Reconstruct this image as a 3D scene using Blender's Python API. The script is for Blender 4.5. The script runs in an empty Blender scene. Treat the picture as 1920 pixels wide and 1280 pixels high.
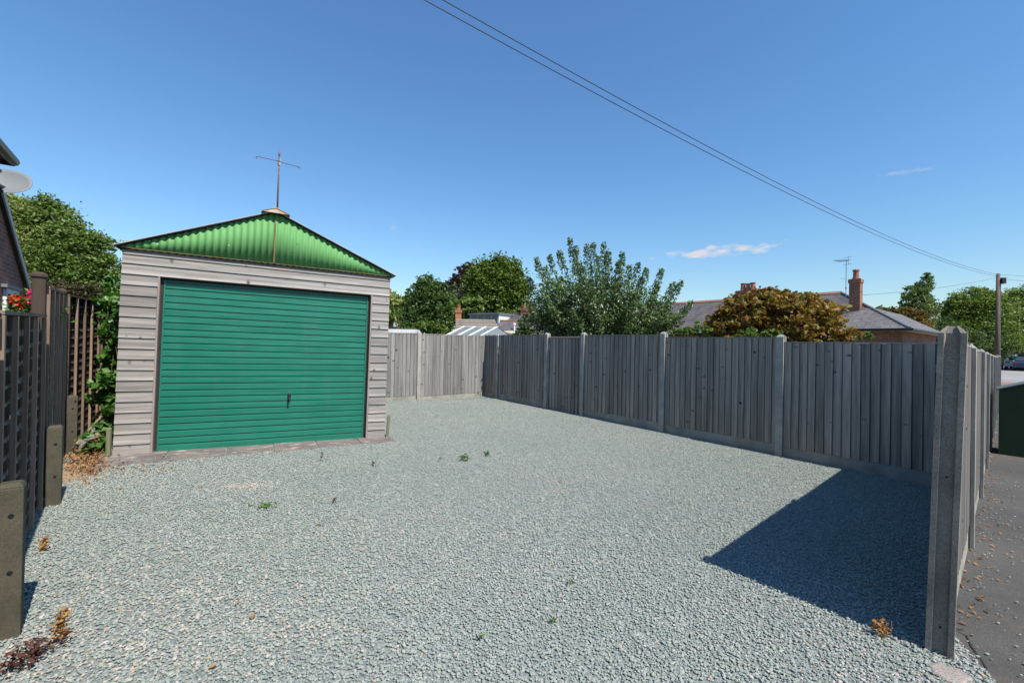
import bpy, bmesh, math, random
import numpy as np
from mathutils import Matrix, Vector
random.seed(7); rng = np.random.default_rng(11)
S = bpy.context.scene
COL = S.collection
pi = math.pi

# ------------------------------------------------------------------ camera
F = 830.0                       # focal length in pixels of the 1920 wide photograph
HC = 1.5                        # eye height
PITCH, ROLL = 0.0060, 0.0185
cd = bpy.data.cameras.new('camera'); cam = bpy.data.objects.new('camera', cd); COL.objects.link(cam)
cd.sensor_fit = 'HORIZONTAL'; cd.sensor_width = 36.0; cd.lens = 36.0*F/1920.0
cd.clip_start = 0.05; cd.clip_end = 3000
RC = Matrix.Rotation(pi/2+PITCH, 3, 'X') @ Matrix.Rotation(ROLL, 3, 'Z')
cam.matrix_world = Matrix.Translation((0, 0, HC)) @ RC.to_4x4()
S.camera = cam

# ------------------------------------------------------------------ sun and sky
SUN_EL, SUN_AZ = math.radians(53.0), math.atan2(0.662, -0.750)     # azimuth clockwise from +Y
sdir = Vector((math.cos(SUN_EL)*math.sin(SUN_AZ), math.cos(SUN_EL)*math.cos(SUN_AZ), math.sin(SUN_EL)))
ld = bpy.data.lights.new('sun', 'SUN'); ld.energy = 4.9; ld.angle = math.radians(0.53); ld.color = (1.0, 0.95, 0.87)
sun = bpy.data.objects.new('sun', ld); COL.objects.link(sun)
sun.rotation_euler = sdir.to_track_quat('Z', 'Y').to_euler(); sun.location = sdir*50
W = bpy.data.worlds.new('World'); S.world = W; W.use_nodes = True
nt = W.node_tree; nt.nodes.clear()
wo = nt.nodes.new('ShaderNodeOutputWorld'); bg = nt.nodes.new('ShaderNodeBackground')
sk = nt.nodes.new('ShaderNodeTexSky'); sk.sky_type = 'NISHITA'; sk.sun_disc = False
sk.sun_elevation = SUN_EL; sk.sun_rotation = SUN_AZ
sk.air_density = 1.5; sk.dust_density = 0.0; sk.ozone_density = 10.0; sk.altitude = 0
bg.inputs['Strength'].default_value = 0.102
nt.links.new(bg.outputs[0], wo.inputs[0])
S.view_settings.view_transform = 'Standard'; S.view_settings.look = 'None'
S.view_settings.gamma = 1.0; S.view_settings.use_curve_mapping = False
S.view_settings.exposure = 0.5
S.cycles.max_bounces = 6; S.cycles.transparent_max_bounces = 8

# ------------------------------------------------------------------ helpers
SL = -0.0204                                # the whole plot falls gently to the right
def g(x): return SL*max(-12.0, min(12.0, x))
def ray(px, py): return RC @ Vector(((px-960)/F, -(py-640)/F, -1.0))
def P(px, py, lift=0.0):
    d = ray(px, py); t = (lift-HC)/(d.z-SL*d.x)
    return Vector((d.x*t, d.y*t, g(d.x*t)+lift))
def at(px, py, Y):
    d = ray(px, py); return Vector((0, 0, HC)) + d*(Y/d.y)

class MB:
    def __init__(s): s.v = []; s.f = []; s.m = []
    def add(s, vs, fs, mi=0):
        o = len(s.v); s.v += [tuple(v) for v in vs]; s.f += [tuple(i+o for i in f) for f in fs]; s.m += [mi]*len(fs)
    def box(s, x0, x1, y0, y1, z0, z1, mi=0, T=None):
        vs = [(x, y, z) for z in (z0, z1) for y in (y0, y1) for x in (x0, x1)]
        if T is not None: vs = [T @ Vector(v) for v in vs]
        s.add(vs, [(0,2,3,1), (4,5,7,6), (0,1,5,4), (2,6,7,3), (0,4,6,2), (1,3,7,5)], mi)
    def prism(s, poly, z0, z1, mi=0, T=None, top_scale=None):
        n = len(poly); cx = sum(p[0] for p in poly)/n; cy = sum(p[1] for p in poly)/n
        k = 1 if top_scale is None else top_scale
        vs = [(p[0], p[1], z0) for p in poly]+[(cx+(p[0]-cx)*k, cy+(p[1]-cy)*k, z1) for p in poly]
        if T is not None: vs = [T @ Vector(v) for v in vs]
        s.add(vs, [tuple(range(n))[::-1], tuple(range(n, 2*n))]+[(i, (i+1) % n, n+(i+1) % n, n+i) for i in range(n)], mi)
    def tube(s, pts, rad, n=8, mi=0, cap=True):
        pts = [Vector(p) for p in pts]
        if not hasattr(rad, '__len__'): rad = [rad]*len(pts)
        vs = []; fs = []
        for i, p in enumerate(pts):
            d = (pts[min(i+1, len(pts)-1)]-pts[max(i-1, 0)]).normalized()
            u = d.orthogonal().normalized() if i == 0 else (u-d*u.dot(d)).normalized()
            w = d.cross(u)
            for k in range(n):
                a = 2*pi*k/n; vs.append(p+(u*math.cos(a)+w*math.sin(a))*rad[i])
        for i in range(len(pts)-1):
            for k in range(n):
                fs.append((i*n+k, i*n+(k+1) % n, (i+1)*n+(k+1) % n, (i+1)*n+k))
        if cap: fs.append(tuple(range(n))[::-1]); fs.append(tuple(range((len(pts)-1)*n, len(pts)*n)))
        s.add(vs, fs, mi)
    def mesh(s, name, mats, smooth=False):
        me = bpy.data.meshes.new(name); me.from_pydata(s.v, [], s.f)
        for m in (mats if isinstance(mats, (list, tuple)) else [mats]): me.materials.append(m)
        if any(s.m): me.polygons.foreach_set('material_index', s.m)
        if smooth: me.polygons.foreach_set('use_smooth', [True]*len(s.f))
        me.update(); return me
    def build(s, name, mats, parent=None, smooth=False, bevel=0):
        o = link(name, s.mesh(name, mats, smooth), parent)
        if bevel:
            b = o.modifiers.new('bevel', 'BEVEL'); b.width = bevel; b.segments = 2; b.limit_method = 'ANGLE'
        return o
def link(name, data, parent=None):
    o = bpy.data.objects.new(name, data); COL.objects.link(o)
    if parent: o.parent = parent
    return o
def tag(o, label, cat, group=None):
    o['label'] = label; o['category'] = cat
    if group: o['group'] = group
    return o
def thing(name, label, cat, loc=(0,0,0), rz=0, group=None):
    o = link(name, None); o.location = loc; o.rotation_euler = (0, 0, rz); return tag(o, label, cat, group)
def structure(o): o['kind'] = 'structure'; return o
def stuff(o): o['kind'] = 'stuff'; return o
def copy_tree(o, parent=None):
    c = o.copy(); COL.objects.link(c); c.parent = parent
    for ch in list(o.children): copy_tree(ch, c)
    return c

# ------------------------------------------------------------------ materials
class N:
    def __init__(s, name):
        s.m = bpy.data.materials.new(name); s.m.use_nodes = True; s.t = s.m.node_tree; s.t.nodes.clear()
        s.out = s.n('OutputMaterial'); s.b = s.n('BsdfPrincipled'); s.l(s.b.outputs[0], s.out.inputs[0])
    def n(s, k, **kw):
        x = s.t.nodes.new('ShaderNode'+k)
        for a, b in kw.items(): setattr(x, a, b)
        return x
    def l(s, a, b): s.t.links.new(a, b)
    def coord(s, kind='Object', scale=(1,1,1), rand=0):
        c = s.n('TexCoord').outputs[kind]
        if rand:
            oi = s.n('ObjectInfo'); mm = s.n('VectorMath', operation='SCALE'); mm.inputs[0].default_value = (rand, rand*.7, rand*1.3)
            s.l(oi.outputs['Random'], mm.inputs['Scale'])
            ad = s.n('VectorMath', operation='ADD'); s.l(c, ad.inputs[0]); s.l(mm.outputs[0], ad.inputs[1]); c = ad.outputs[0]
        mp = s.n('VectorMath', operation='MULTIPLY'); mp.inputs[1].default_value = scale; s.l(c, mp.inputs[0])
        return mp.outputs[0]
    def noise(s, vec, scale=5, detail=4, rough=.55):
        x = s.n('TexNoise'); x.inputs['Scale'].default_value = scale; x.inputs['Detail'].default_value = detail; x.inputs['Roughness'].default_value = rough
        s.l(vec, x.inputs['Vector']); return x.outputs[0]
    def vor(s, vec, scale=5, feature='F1', out='Distance'):
        x = s.n('TexVoronoi', feature=feature); x.inputs['Scale'].default_value = scale; s.l(vec, x.inputs['Vector']); return x.outputs[out]
    def ramp(s, fac, stops):
        r = s.n('ValToRGB'); e = r.color_ramp.elements
        while len(e) < len(stops): e.new(.5)
        for i, (p, c) in enumerate(stops):
            e[i].position = p; e[i].color = (c[0], c[1], c[2], 1) if hasattr(c, '__len__') else (c, c, c, 1)
        s.l(fac, r.inputs[0]); return r.outputs[0]
    def mix(s, fac, a, b, mode='MIX'):
        x = s.n('Mix', data_type='RGBA', blend_type=mode)
        for sock, v in ((x.inputs[0], fac), (x.inputs[6], a), (x.inputs[7], b)):
            if isinstance(v, bpy.types.NodeSocket): s.l(v, sock)
            elif hasattr(v, '__len__'): sock.default_value = (v[0], v[1], v[2], 1)
            else: sock.default_value = v if sock.type == 'VALUE' else (v, v, v, 1)
        return x.outputs[2]
    def rnd(s): return s.n('ObjectInfo').outputs['Random']
    def bump(s, h, strength=.4, dist=.01):
        x = s.n('Bump'); x.inputs['Strength'].default_value = strength; x.inputs['Distance'].default_value = dist
        s.l(h, x.inputs['Height']); s.l(x.outputs[0], s.b.inputs['Normal'])
    def done(s, col, rough=.8, metal=0, spec=.4):
        if isinstance(col, bpy.types.NodeSocket): s.l(col, s.b.inputs['Base Color'])
        else: s.b.inputs['Base Color'].default_value = (*col, 1)
        s.b.inputs['Roughness'].default_value = rough; s.b.inputs['Metallic'].default_value = metal
        s.b.inputs['Specular IOR Level'].default_value = spec
        return s.m
def simple(name, c1, c2=None, scale=6, rough=.8, metal=0, bump=.2, rand=3, stretch=(1,1,1), spec=.3):
    k = N(name); c2 = c2 or tuple(x*.75 for x in c1)
    n = k.noise(k.coord(scale=stretch, rand=rand), scale, 6)
    k.bump(n, bump, .004); return k.done(k.ramp(n, [(.3, c2), (.7, c1)]), rough, metal, spec)
def wood(name, light, dark, axis='z', tone=.35, knots=True, stain=None, grain=1.0, edge=None, worn=None, streak=.45, kscale=7.5, rows=False, band=None):
    k = N(name)
    sc = {'z': (1,1,.045), 'x': (.045,1,1), 'y': (1,.045,1)}[axis]
    v = k.coord(scale=sc, rand=17)
    n1 = k.noise(v, 60*grain, 5, .65); n2 = k.noise(v, 14, 3)
    c = k.ramp(n1, [(.3, dark), (.68, light)])
    c = k.mix(streak, c, k.ramp(n2, [(.36, tuple(x*(.62 if streak < .5 else .42) for x in light)), (.62, light)]), 'MIX')
    # each board its own tone
    tr = k.ramp(k.rnd(), [(0, 1-tone), (.5, 1-tone*.35), (1, 1+tone*.2)])
    c = k.mix(1.0, c, tr, 'MULTIPLY')
    if stain: 
        vs = k.coord(scale=(1,1,1), rand=9); ns = k.noise(vs, 2.2, 3)
        c = k.mix(k.ramp(ns, [(.6, 0), (.8, .5)]), c, stain)
    if knots:
        sk_ = {'z': (.55,1,1.25), 'x': (1.2,1,.6), 'y': (1,.35,1)}[axis]
        d = k.vor(k.coord(scale=sk_, rand=31), kscale)
        kn = k.ramp(d, [(.055, .95), (.10, .65), (.15, 0)])
        c = k.mix(kn, c, tuple(x*(.28 if kscale > 7 else .75) for x in dark))
    if rows:      # knots of one log, side by side on neighbouring boards (object colour = place in the panel)
        oi = k.n('ObjectInfo'); sc_ = k.n('SeparateColor'); k.l(oi.outputs['Color'], sc_.inputs[0])
        so_ = k.n('SeparateXYZ'); k.l(k.n('TexCoord').outputs['Object'], so_.inputs[0])
        def mth(op, a_, b_, c_=None):
            q_ = k.n('Math', operation=op)
            for i_, w_ in enumerate((a_, b_, c_)):
                if w_ is None: continue
                if isinstance(w_, (int, float)): q_.inputs[i_].default_value = w_
                else: k.l(w_, q_.inputs[i_])
            return q_.outputs[0]
        cb_ = k.n('CombineXYZ'); k.l(mth('MULTIPLY', sc_.outputs[0], .45), cb_.inputs[0]); k.l(mth('MULTIPLY', sc_.outputs[1], 100.0), cb_.inputs[1]); k.l(mth('MULTIPLY_ADD', oi.outputs['Random'], .016, so_.outputs[2]), cb_.inputs[2])
        rm_ = k.ramp(k.vor(cb_.outputs[0], 4.5), [(.075, 1), (.12, 0)])
        dx_ = mth('ABSOLUTE', mth('SUBTRACT', so_.outputs[0], .062), 0.0)
        c = k.mix(mth('MULTIPLY', rm_, k.ramp(dx_, [(.012, 1), (.026, 0)])), c, tuple(x*.16 for x in dark))
    if band:      # weathered darker streaky band across a board
        sb_ = k.n('SeparateXYZ'); k.l(k.n('TexCoord').outputs['Object'], sb_.inputs[0])
        ab_ = k.n('Math', operation='MULTIPLY_ADD'); k.l(k.noise(v, 9, 3), ab_.inputs[0]); ab_.inputs[1].default_value = .11; k.l(sb_.outputs[2], ab_.inputs[2])
        c = k.mix(k.ramp(ab_.outputs[0], [(.075, 0), (.105, band), (.135, band*.4), (.16, band)]), c, tuple(x*1.35 for x in dark))
    if worn:      # bare wood along the rubbed lower edge of a slat
        sz_ = k.n('SeparateXYZ'); k.l(k.n('TexCoord').outputs['Object'], sz_.inputs[0])
        ad = k.n('Math', operation='MULTIPLY_ADD'); k.l(n2, ad.inputs[0]); ad.inputs[1].default_value = -.03; k.l(sz_.outputs[2], ad.inputs[2])
        c = k.mix(k.ramp(ad.outputs[0], [(.003, .9), (.016, 0)]), c, worn)
    if edge:      # dark line drawn in colour along the overlapped edge of a board
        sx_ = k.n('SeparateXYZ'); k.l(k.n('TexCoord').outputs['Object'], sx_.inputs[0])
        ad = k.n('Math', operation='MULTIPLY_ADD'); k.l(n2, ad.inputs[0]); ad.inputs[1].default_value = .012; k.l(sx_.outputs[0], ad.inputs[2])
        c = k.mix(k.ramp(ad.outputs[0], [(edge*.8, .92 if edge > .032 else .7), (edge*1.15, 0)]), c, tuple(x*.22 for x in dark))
    k.bump(n1, .35, .003)
    return k.done(c, .85, 0, .06 if worn else .22)
def leafmat(name, cols, trans=.35, rough=.45):
    k = N(name); r = k.n('NewGeometry').outputs['Random Per Island']
    n = k.noise(k.coord(), .9, 3)
    c = k.ramp(r, [(i/max(1, len(cols)-1), c) for i, c in enumerate(cols)])
    c = k.mix(1.0, c, k.ramp(n, [(.35, .7), (.7, 1.15)]), 'MULTIPLY')
    k.done(c, rough, 0, .35)
    tr = k.n('BsdfTranslucent'); k.l(k.mix(1.0, c, (1.15, 1.25, .6), 'MULTIPLY'), tr.inputs[0])
    mx = k.n('MixShader'); mx.inputs[0].default_value = trans
    k.l(k.b.outputs[0], mx.inputs[1]); k.l(tr.outputs[0], mx.inputs[2]); k.l(mx.outputs[0], k.out.inputs[0])
    return k.m
def concrete(name, c1, c2, speck=.5):
    k = N(name); v = k.coord(rand=5)
    n = k.noise(v, 4, 6); f = k.noise(v, 140, 2)
    c = k.ramp(n, [(.3, c2), (.7, c1)])
    c = k.mix(speck, c, k.ramp(f, [(.3, .55), (.5, 1), (.72, 1.35)]), 'MULTIPLY')
    k.bump(f, .35, .003); return k.done(c, .9, 0, .25)
def brick(name, c1, c2, mortar, w=.225, h=.075):
    k = N(name); tc = k.n('TexCoord').outputs['Object']; sp = k.n('SeparateXYZ'); k.l(tc, sp.inputs[0])
    a = k.n('Math', operation='ADD'); k.l(sp.outputs[0], a.inputs[0]); k.l(sp.outputs[1], a.inputs[1])
    cb = k.n('CombineXYZ'); k.l(a.outputs[0], cb.inputs[0]); k.l(sp.outputs[2], cb.inputs[1])
    b = k.n('TexBrick'); b.inputs['Scale'].default_value = 1; b.inputs['Brick Width'].default_value = w; b.inputs['Row Height'].default_value = h
    b.inputs['Mortar Size'].default_value = .006; b.inputs['Color1'].default_value = (*c1, 1); b.inputs['Color2'].default_value = (*c2, 1); b.inputs['Mortar'].default_value = (*mortar, 1)
    k.l(cb.outputs[0], b.inputs['Vector'])
    n = k.noise(k.coord(), 3, 4); c = k.mix(1, b.outputs[0], k.ramp(n, [(.3, .75), (.7, 1.1)]), 'MULTIPLY')
    k.bump(b.outputs['Fac'], -.4, .006); return k.done(c, .9, 0, .2)

M = {}
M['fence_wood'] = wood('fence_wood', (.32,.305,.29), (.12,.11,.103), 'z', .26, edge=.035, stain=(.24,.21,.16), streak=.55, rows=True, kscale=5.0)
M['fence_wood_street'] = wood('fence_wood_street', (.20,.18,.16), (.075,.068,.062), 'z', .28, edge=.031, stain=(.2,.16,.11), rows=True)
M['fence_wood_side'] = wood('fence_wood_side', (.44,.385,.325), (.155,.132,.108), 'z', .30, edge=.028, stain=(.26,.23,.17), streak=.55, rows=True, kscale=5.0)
M['cap_wood'] = wood('cap_wood', (.36,.34,.31), (.2,.18,.16), 'x', .2, False)
M['cladding'] = wood('cladding_wood', (.47,.435,.40), (.125,.11,.10), 'x', .26, True, (.40,.28,.17), streak=.5, kscale=5.0, band=.6)
M['batten'] = wood('batten_wood', (.33,.235,.17), (.12,.08,.058), 'z', .35, False)
M['lap'] = wood('lap_wood', (.075,.058,.046), (.022,.017,.014), 'x', .4, True, worn=(.24,.21,.185))
M['dark_post'] = wood('dark_post_wood', (.085,.06,.046), (.034,.024,.019), 'z', .1, False)
M['stake'] = wood('stake_wood', (.2,.21,.12), (.09,.09,.05), 'z', .1, False)
M['concrete_post'] = concrete('concrete_post', (.42,.40,.35), (.27,.255,.22), .55)
M['old_post'] = concrete('old_concrete_post', (.29,.255,.215), (.17,.15,.125), .75)
M['concrete_board'] = concrete('concrete_board', (.36,.34,.29), (.20,.185,.155), .4)
M['spur'] = concrete('spur_concrete', (.095,.085,.06), (.05,.045,.03), .5)
M['chunk'] = concrete('pink_concrete', (.36,.305,.265), (.20,.17,.15), .9)
M['slab'] = concrete('paving_concrete', (.235,.20,.18), (.125,.105,.097), .6)
k = N('old_slab'); v = k.coord(rand=5); n = k.noise(v, 5, 6); n2 = k.noise(k.coord(scale=(.6,1.3,1), rand=8), 9, 5, .6)
c = k.ramp(n, [(.3, (.115,.095,.088)), (.7, (.215,.185,.17))]); c = k.mix(k.ramp(n2, [(.57, 0), (.66, .75)]), c, (.40,.375,.34)); k.bump(k.noise(v, 60, 3), .4, .004); M['slab'] = k.done(c, .9, 0, .2)
k = N('door_paint'); v = k.coord(); n = k.noise(k.coord(scale=(.6,1,3)), 1.6, 2)
n2 = k.noise(k.coord(scale=(1,1,.12)), 9, 4); k.bump(n, .45, .05)
c = k.mix(k.noise(v, 2.5, 4), (.011,.138,.088), (.019,.170,.115)); c = k.mix(k.ramp(n2, [(.5, 0), (.75, .22)]), c, (.06,.16,.125)); M['door'] = k.done(c, .33, 0, .45)
M['door_frame'] = simple('door_frame_paint', (.02,.11,.08), rough=.5)
k = N('gable_paint'); v = k.coord(); n = k.noise(v, 9, 5, .7); n2 = k.noise(v, 2.2, 3)
c = k.mix(n2, (.10,.27,.085), (.135,.33,.115)); c = k.mix(k.ramp(n, [(.66, 0), (.7, 1)]), c, (.05,.09,.05))
c = k.mix(k.ramp(k.noise(k.coord(scale=(1,1,.6)), 13, 4), [(.71, 0), (.73, 1)]), c, (.55,.6,.58)); M['gable'] = k.done(c, .65, 0, .25)
M['rust'] = simple('rust_metal', (.30,.16,.06), (.14,.06,.03), 20, .85)
M['rust_cream'] = simple('rusty_cream_paint', (.62,.55,.42), (.32,.18,.08), 9, .7)
M['rust_green'] = simple('rusty_green_edge', (.16,.19,.07), (.16,.08,.03), 14, .8)
M['roof_sheet'] = simple('roof_sheet_metal', (.16,.165,.17), (.09,.09,.09), 6, .55, .3)
M['trim_dark'] = simple('dark_trim', (.035,.03,.026), (.02,.017,.015), 8, .7)
M['trim_pale'] = simple('pale_flashing', (.5,.48,.45), (.3,.28,.26), 8, .6)
M['black_metal'] = simple('black_metal', (.02,.02,.022), rough=.35, bump=.05)
M['chrome'] = simple('chrome', (.6,.6,.6), rough=.25, metal=1, bump=.02)
M['white_paint'] = simple('white_paint', (.75,.75,.73), (.62,.62,.6), 4, .55, bump=.05)
M['grey_paint'] = simple('grey_paint', (.36,.38,.4), (.27,.29,.3), 4, .6, bump=.05)
M['dish'] = simple('dish_grey', (.19,.2,.2), (.15,.16,.16), 3, .6, bump=.03)
M['brick_left'] = brick('brick_left', (.30,.135,.095), (.20,.09,.065), (.28,.23,.2))
M['brick_red'] = brick('brick_red', (.33,.12,.065), (.24,.085,.05), (.32,.27,.23))
M['brick_orange'] = brick('brick_orange', (.42,.15,.07), (.33,.11,.05), (.35,.28,.22))
M['slate'] = simple('slate', (.155,.135,.132), (.085,.074,.074), 2.5, .6)
M['slate_light'] = simple('slate_light', (.205,.188,.18), (.11,.10,.097), 6, .6)
M['slate_dark'] = simple('slate_dark', (.105,.098,.1), (.07,.065,.068), 2.5, .6)
M['tile_brown'] = simple('tile_brown', (.30,.25,.2), (.19,.16,.135), 3, .85)
M['ridge_red'] = simple('ridge_tile', (.34,.14,.09), (.2,.09,.06), 7, .8)
M['terracotta'] = simple('terracotta', (.37,.14,.085), (.25,.09,.055), 7, .8)
M['lead'] = simple('lead', (.2,.21,.225), rough=.6)
M['glass'] = N('window_glass').done((.05,.07,.085), .06, 0, .6)
M['roof_glass'] = N('roof_glass').done((.15,.17,.17), .35, 0, .5)
M['fabric'] = simple('blind_fabric', (.55,.5,.3), (.45,.42,.25))
M['bark'] = simple('bark', (.11,.09,.07), (.05,.04,.03), 14, .95, stretch=(1,1,.25))
M['birch_bark'] = simple('birch_bark', (.5,.48,.44), (.15,.13,.12), 9, .9)
M['pole_wood'] = simple('pole_wood', (.16,.115,.09), (.09,.065,.05), 20, .9, stretch=(1,1,.1))
M['cable'] = N('cable_black').done((.02,.02,.022), .6)
M['cabinet'] = simple('cabinet_green', (.022,.048,.020), (.015,.034,.014), 3, .6, bump=.05)
M['cabinet_lid'] = simple('cabinet_lid', (.13,.16,.14), (.09,.11,.1), 4, .5, bump=.05)
M['tyre'] = N('tyre_rubber').done((.02,.02,.02), .8)
M['rim'] = N('wheel_rim').done((.4,.4,.42), .35, .8)
M['tail'] = N('tail_lamp').done((.45,.02,.02), .25)

M['dry'] = leafmat('dry_leaf', [(.22,.09,.035), (.33,.16,.06), (.38,.24,.11), (.2,.08,.04)], .15, .8)
M['dry_stem'] = simple('dry_stem', (.36,.26,.15), (.2,.13,.08), 20, .9)
M['weed_red'] = leafmat('weed_red', [(.09,.025,.025), (.14,.05,.04), (.06,.04,.02)], .2, .7)
M['weed_orange'] = leafmat('weed_orange', [(.42,.19,.05), (.5,.26,.07), (.3,.13,.04)], .2, .8)
M['weed_green'] = leafmat('weed_green', [(.07,.16,.02), (.11,.21,.04)], .3, .6)
M['ivy'] = leafmat('bramble_leaf', [(0.042,0.120,0.024), (0.084,0.204,0.036), (0.132,0.264,0.054), (0.060,0.144,0.030)], .3, .4)
M['ash'] = leafmat('ash_leaf', [(0.090,0.154,0.036), (0.154,0.226,0.051), (0.200,0.271,0.064), (0.117,0.181,0.040)])
M['willow'] = leafmat('willow_leaf', [(0.234,0.293,0.078), (0.312,0.351,0.098), (0.195,0.244,0.069)])
M['maple'] = leafmat('maple_leaf', [(0.078,0.132,0.019), (0.120,0.180,0.026), (0.156,0.216,0.034)])
M['apple'] = leafmat('apple_leaf', [(0.049,0.097,0.024), (0.089,0.154,0.036), (0.130,0.194,0.056)])
M['copper'] = leafmat('copper_leaf', [(0.078,0.042,0.046), (0.117,0.065,0.072), (0.065,0.052,0.039)], .2)
M['pear'] = leafmat('pear_leaf', [(0.069,0.132,0.040), (0.115,0.190,0.063), (0.161,0.224,0.098), (0.218,0.270,0.149)], .25, .3)
M['acer'] = leafmat('acer_leaf', [(.32,.19,.03), (.24,.20,.035), (.32,.12,.03), (.19,.07,.035), (.20,.21,.05), (.36,.20,.04)], .35, .5)
M['shrub'] = leafmat('shrub_leaf', [(0.110,0.187,0.033), (0.165,0.242,0.055)], .3)
M['hedge'] = leafmat('hedge_leaf', [(.08,.06,.035), (.11,.085,.04), (.07,.09,.03)])
M['orange_tree'] = leafmat('orange_leaf', [(.22,.10,.025), (.17,.11,.03), (.12,.12,.03)])
M['birch'] = leafmat('birch_leaf', [(0.118,0.172,0.047), (0.172,0.234,0.070)])
M['far_green'] = leafmat('far_green_leaf', [(0.101,0.159,0.031), (0.159,0.216,0.043), (0.201,0.259,0.051)])
M['far_dark'] = leafmat('far_dark_leaf', [(0.065,0.111,0.029), (0.104,0.150,0.039)])
M['petal_red'] = leafmat('petal_red', [(.75,.035,.02), (.85,.07,.04)], .2)
M['petal_pink'] = leafmat('petal_pink', [(.8,.05,.22), (.85,.12,.33)], .2)

# ground materials
k = N('garden_soil'); n = k.noise(k.coord(), 3, 6); M['ground'] = k.done(k.ramp(n, [(.35, (.06,.075,.03)), (.65, (.12,.11,.06))]), .95)
k = N('gravel_bed'); v = k.coord(); d = k.vor(v, 60); n = k.noise(v, 1.1, 4)
c = k.ramp(d, [(.1, (.27,.30,.28)), (.7, (.14,.155,.145))]); k.bump(d, -.6, .01); M['gravel_bed'] = k.done(c, .95)
k = N('gravel_stone'); k.t.nodes.remove
att = k.n('Attribute', attribute_type='INSTANCER', attribute_name='tone')
c = k.ramp(att.outputs['Fac'], [(0, (.215,.25,.222)), (.3, (.268,.302,.268)), (.62, (.298,.325,.29)), (.86, (.335,.355,.315)), (.9, (.40,.35,.31)), (.95, (.47,.40,.36)), (.975, (.34,.25,.16)), (1, (.44,.43,.41))])
n = k.noise(k.coord(), 2, 3); c = k.mix(.5, c, k.ramp(n, [(.3, .75), (.7, 1.2)]), 'MULTIPLY'); M['stone'] = k.done(c, .8, 0, .25)
k = N('tarmac'); v = k.coord(); f = k.noise(v, 160, 2); n = k.noise(v, .9, 4); n3 = k.noise(v, 5, 5)
c = k.ramp(n, [(.35, (.062,.060,.057)), (.65, (.085,.081,.076))]); c = k.mix(.85, c, k.ramp(f, [(.3, .5), (.7, 1.45)]), 'MULTIPLY'); c = k.mix(k.ramp(k.vor(v, 45), [(.06, .7), (.12, 0)]), c, (.2,.19,.18)); c = k.mix(k.ramp(k.noise(v, 2.3, 6, .7), [(.55, 0), (.7, .5)]), c, (.045,.044,.042))
c = k.mix(k.ramp(n3, [(.58, 0), (.75, .45)]), c, (.12,.085,.055)); k.bump(f, .5, .004); M['tarmac'] = k.done(c, .9, 0, .25)
k = N('road_surface'); v = k.coord(); n = k.noise(v, .6, 5); M['road'] = k.done(k.ramp(n, [(.35, (.12,.12,.12)), (.65, (.17,.168,.165))]), .85)
k = N('carpark_surface'); v = k.coord(); n = k.noise(v, .5, 5); M['carpark'] = k.done(k.ramp(n, [(.35, (.22,.215,.205)), (.65, (.30,.29,.275))]), .85)
M['red_paving'] = simple('red_paving', (.32,.17,.13), (.24,.125,.1), 4, .9)
M['kerb'] = concrete('kerb_concrete', (.34,.33,.31), (.24,.23,.215), .4)
M['crack'] = N('crack_dirt').done((.015,.014,.013), .95)

# thin clouds in the sky (direction space, far beyond everything)
tc = nt.nodes.new('ShaderNodeTexCoord'); 
def wn(k_, **kw):
    x = nt.nodes.new('ShaderNode'+k_)
    for a_, b_ in kw.items(): setattr(x, a_, b_)
    return x
def sky_cloud(px, py, half_u, half_v, strength, seed, slant=0.0):
    c0 = ray(px, py).normalized(); r = (ray(px+10, py-10*slant)-ray(px-10, py+10*slant)).normalized(); u = r.cross(c0).normalized()
    def dotn(v_):
        n_ = wn('VectorMath', operation='DOT_PRODUCT'); nt.links.new(tc.outputs['Generated'], n_.inputs[0]); n_.inputs[1].default_value = v_; return n_.outputs['Value']
    def m_(op, a_, b_=None):
        n_ = wn('Math', operation=op)
        for i_, q in enumerate((a_, b_)):
            if q is None: continue
            if isinstance(q, (int, float)): n_.inputs[i_].default_value = q
            else: nt.links.new(q, n_.inputs[i_])
        return n_.outputs[0]
    su = m_('MULTIPLY', dotn(r), F/half_u); du = m_('SUBTRACT', su, r.dot(c0)*F/half_u)
    sv = m_('MULTIPLY', dotn(u), F/half_v); dv = m_('SUBTRACT', sv, u.dot(c0)*F/half_v)
    cb = wn('CombineXYZ'); nt.links.new(m_('MULTIPLY', du, 3.4), cb.inputs[0]); nt.links.new(dv, cb.inputs[1]); cb.inputs[2].default_value = seed
    no = wn('TexNoise'); no.inputs['Scale'].default_value = 1.3; no.inputs['Detail'].default_value = 6; nt.links.new(cb.outputs[0], no.inputs['Vector'])
    e = m_('ADD', m_('MULTIPLY', du, du), m_('MULTIPLY', dv, dv))
    dens = m_('SUBTRACT', m_('ADD', m_('MULTIPLY', no.outputs[0], 3.4), -1.05), e)
    fwd = m_('GREATER_THAN', dotn(c0), .5)
    cl = wn('Clamp'); nt.links.new(m_('MULTIPLY', m_('MULTIPLY', dens, strength), fwd), cl.inputs[0]); return cl.outputs[0]
hsv = nt.nodes.new('ShaderNodeHueSaturation'); hsv.inputs['Saturation'].default_value = 1.06; hsv.inputs['Value'].default_value = 1.10; nt.links.new(sk.outputs[0], hsv.inputs['Color'])
skycol = hsv.outputs[0]
for args in ((1350, 471, 108, 12, 1.25, 3.3, .10), (740, 427, 12, 6, .35, 1.2, 0), (1700, 322, 26, 3.5, .3, 5.1, .15)):
    mx = wn('Mix', data_type='RGBA'); nt.links.new(sky_cloud(*args), mx.inputs[0]); nt.links.new(skycol, mx.inputs[6]); mx.inputs[7].default_value = (4.9, 5.0, 5.5, 1); skycol = mx.outputs[2]
nt.links.new(skycol, bg.inputs['Color'])

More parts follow.
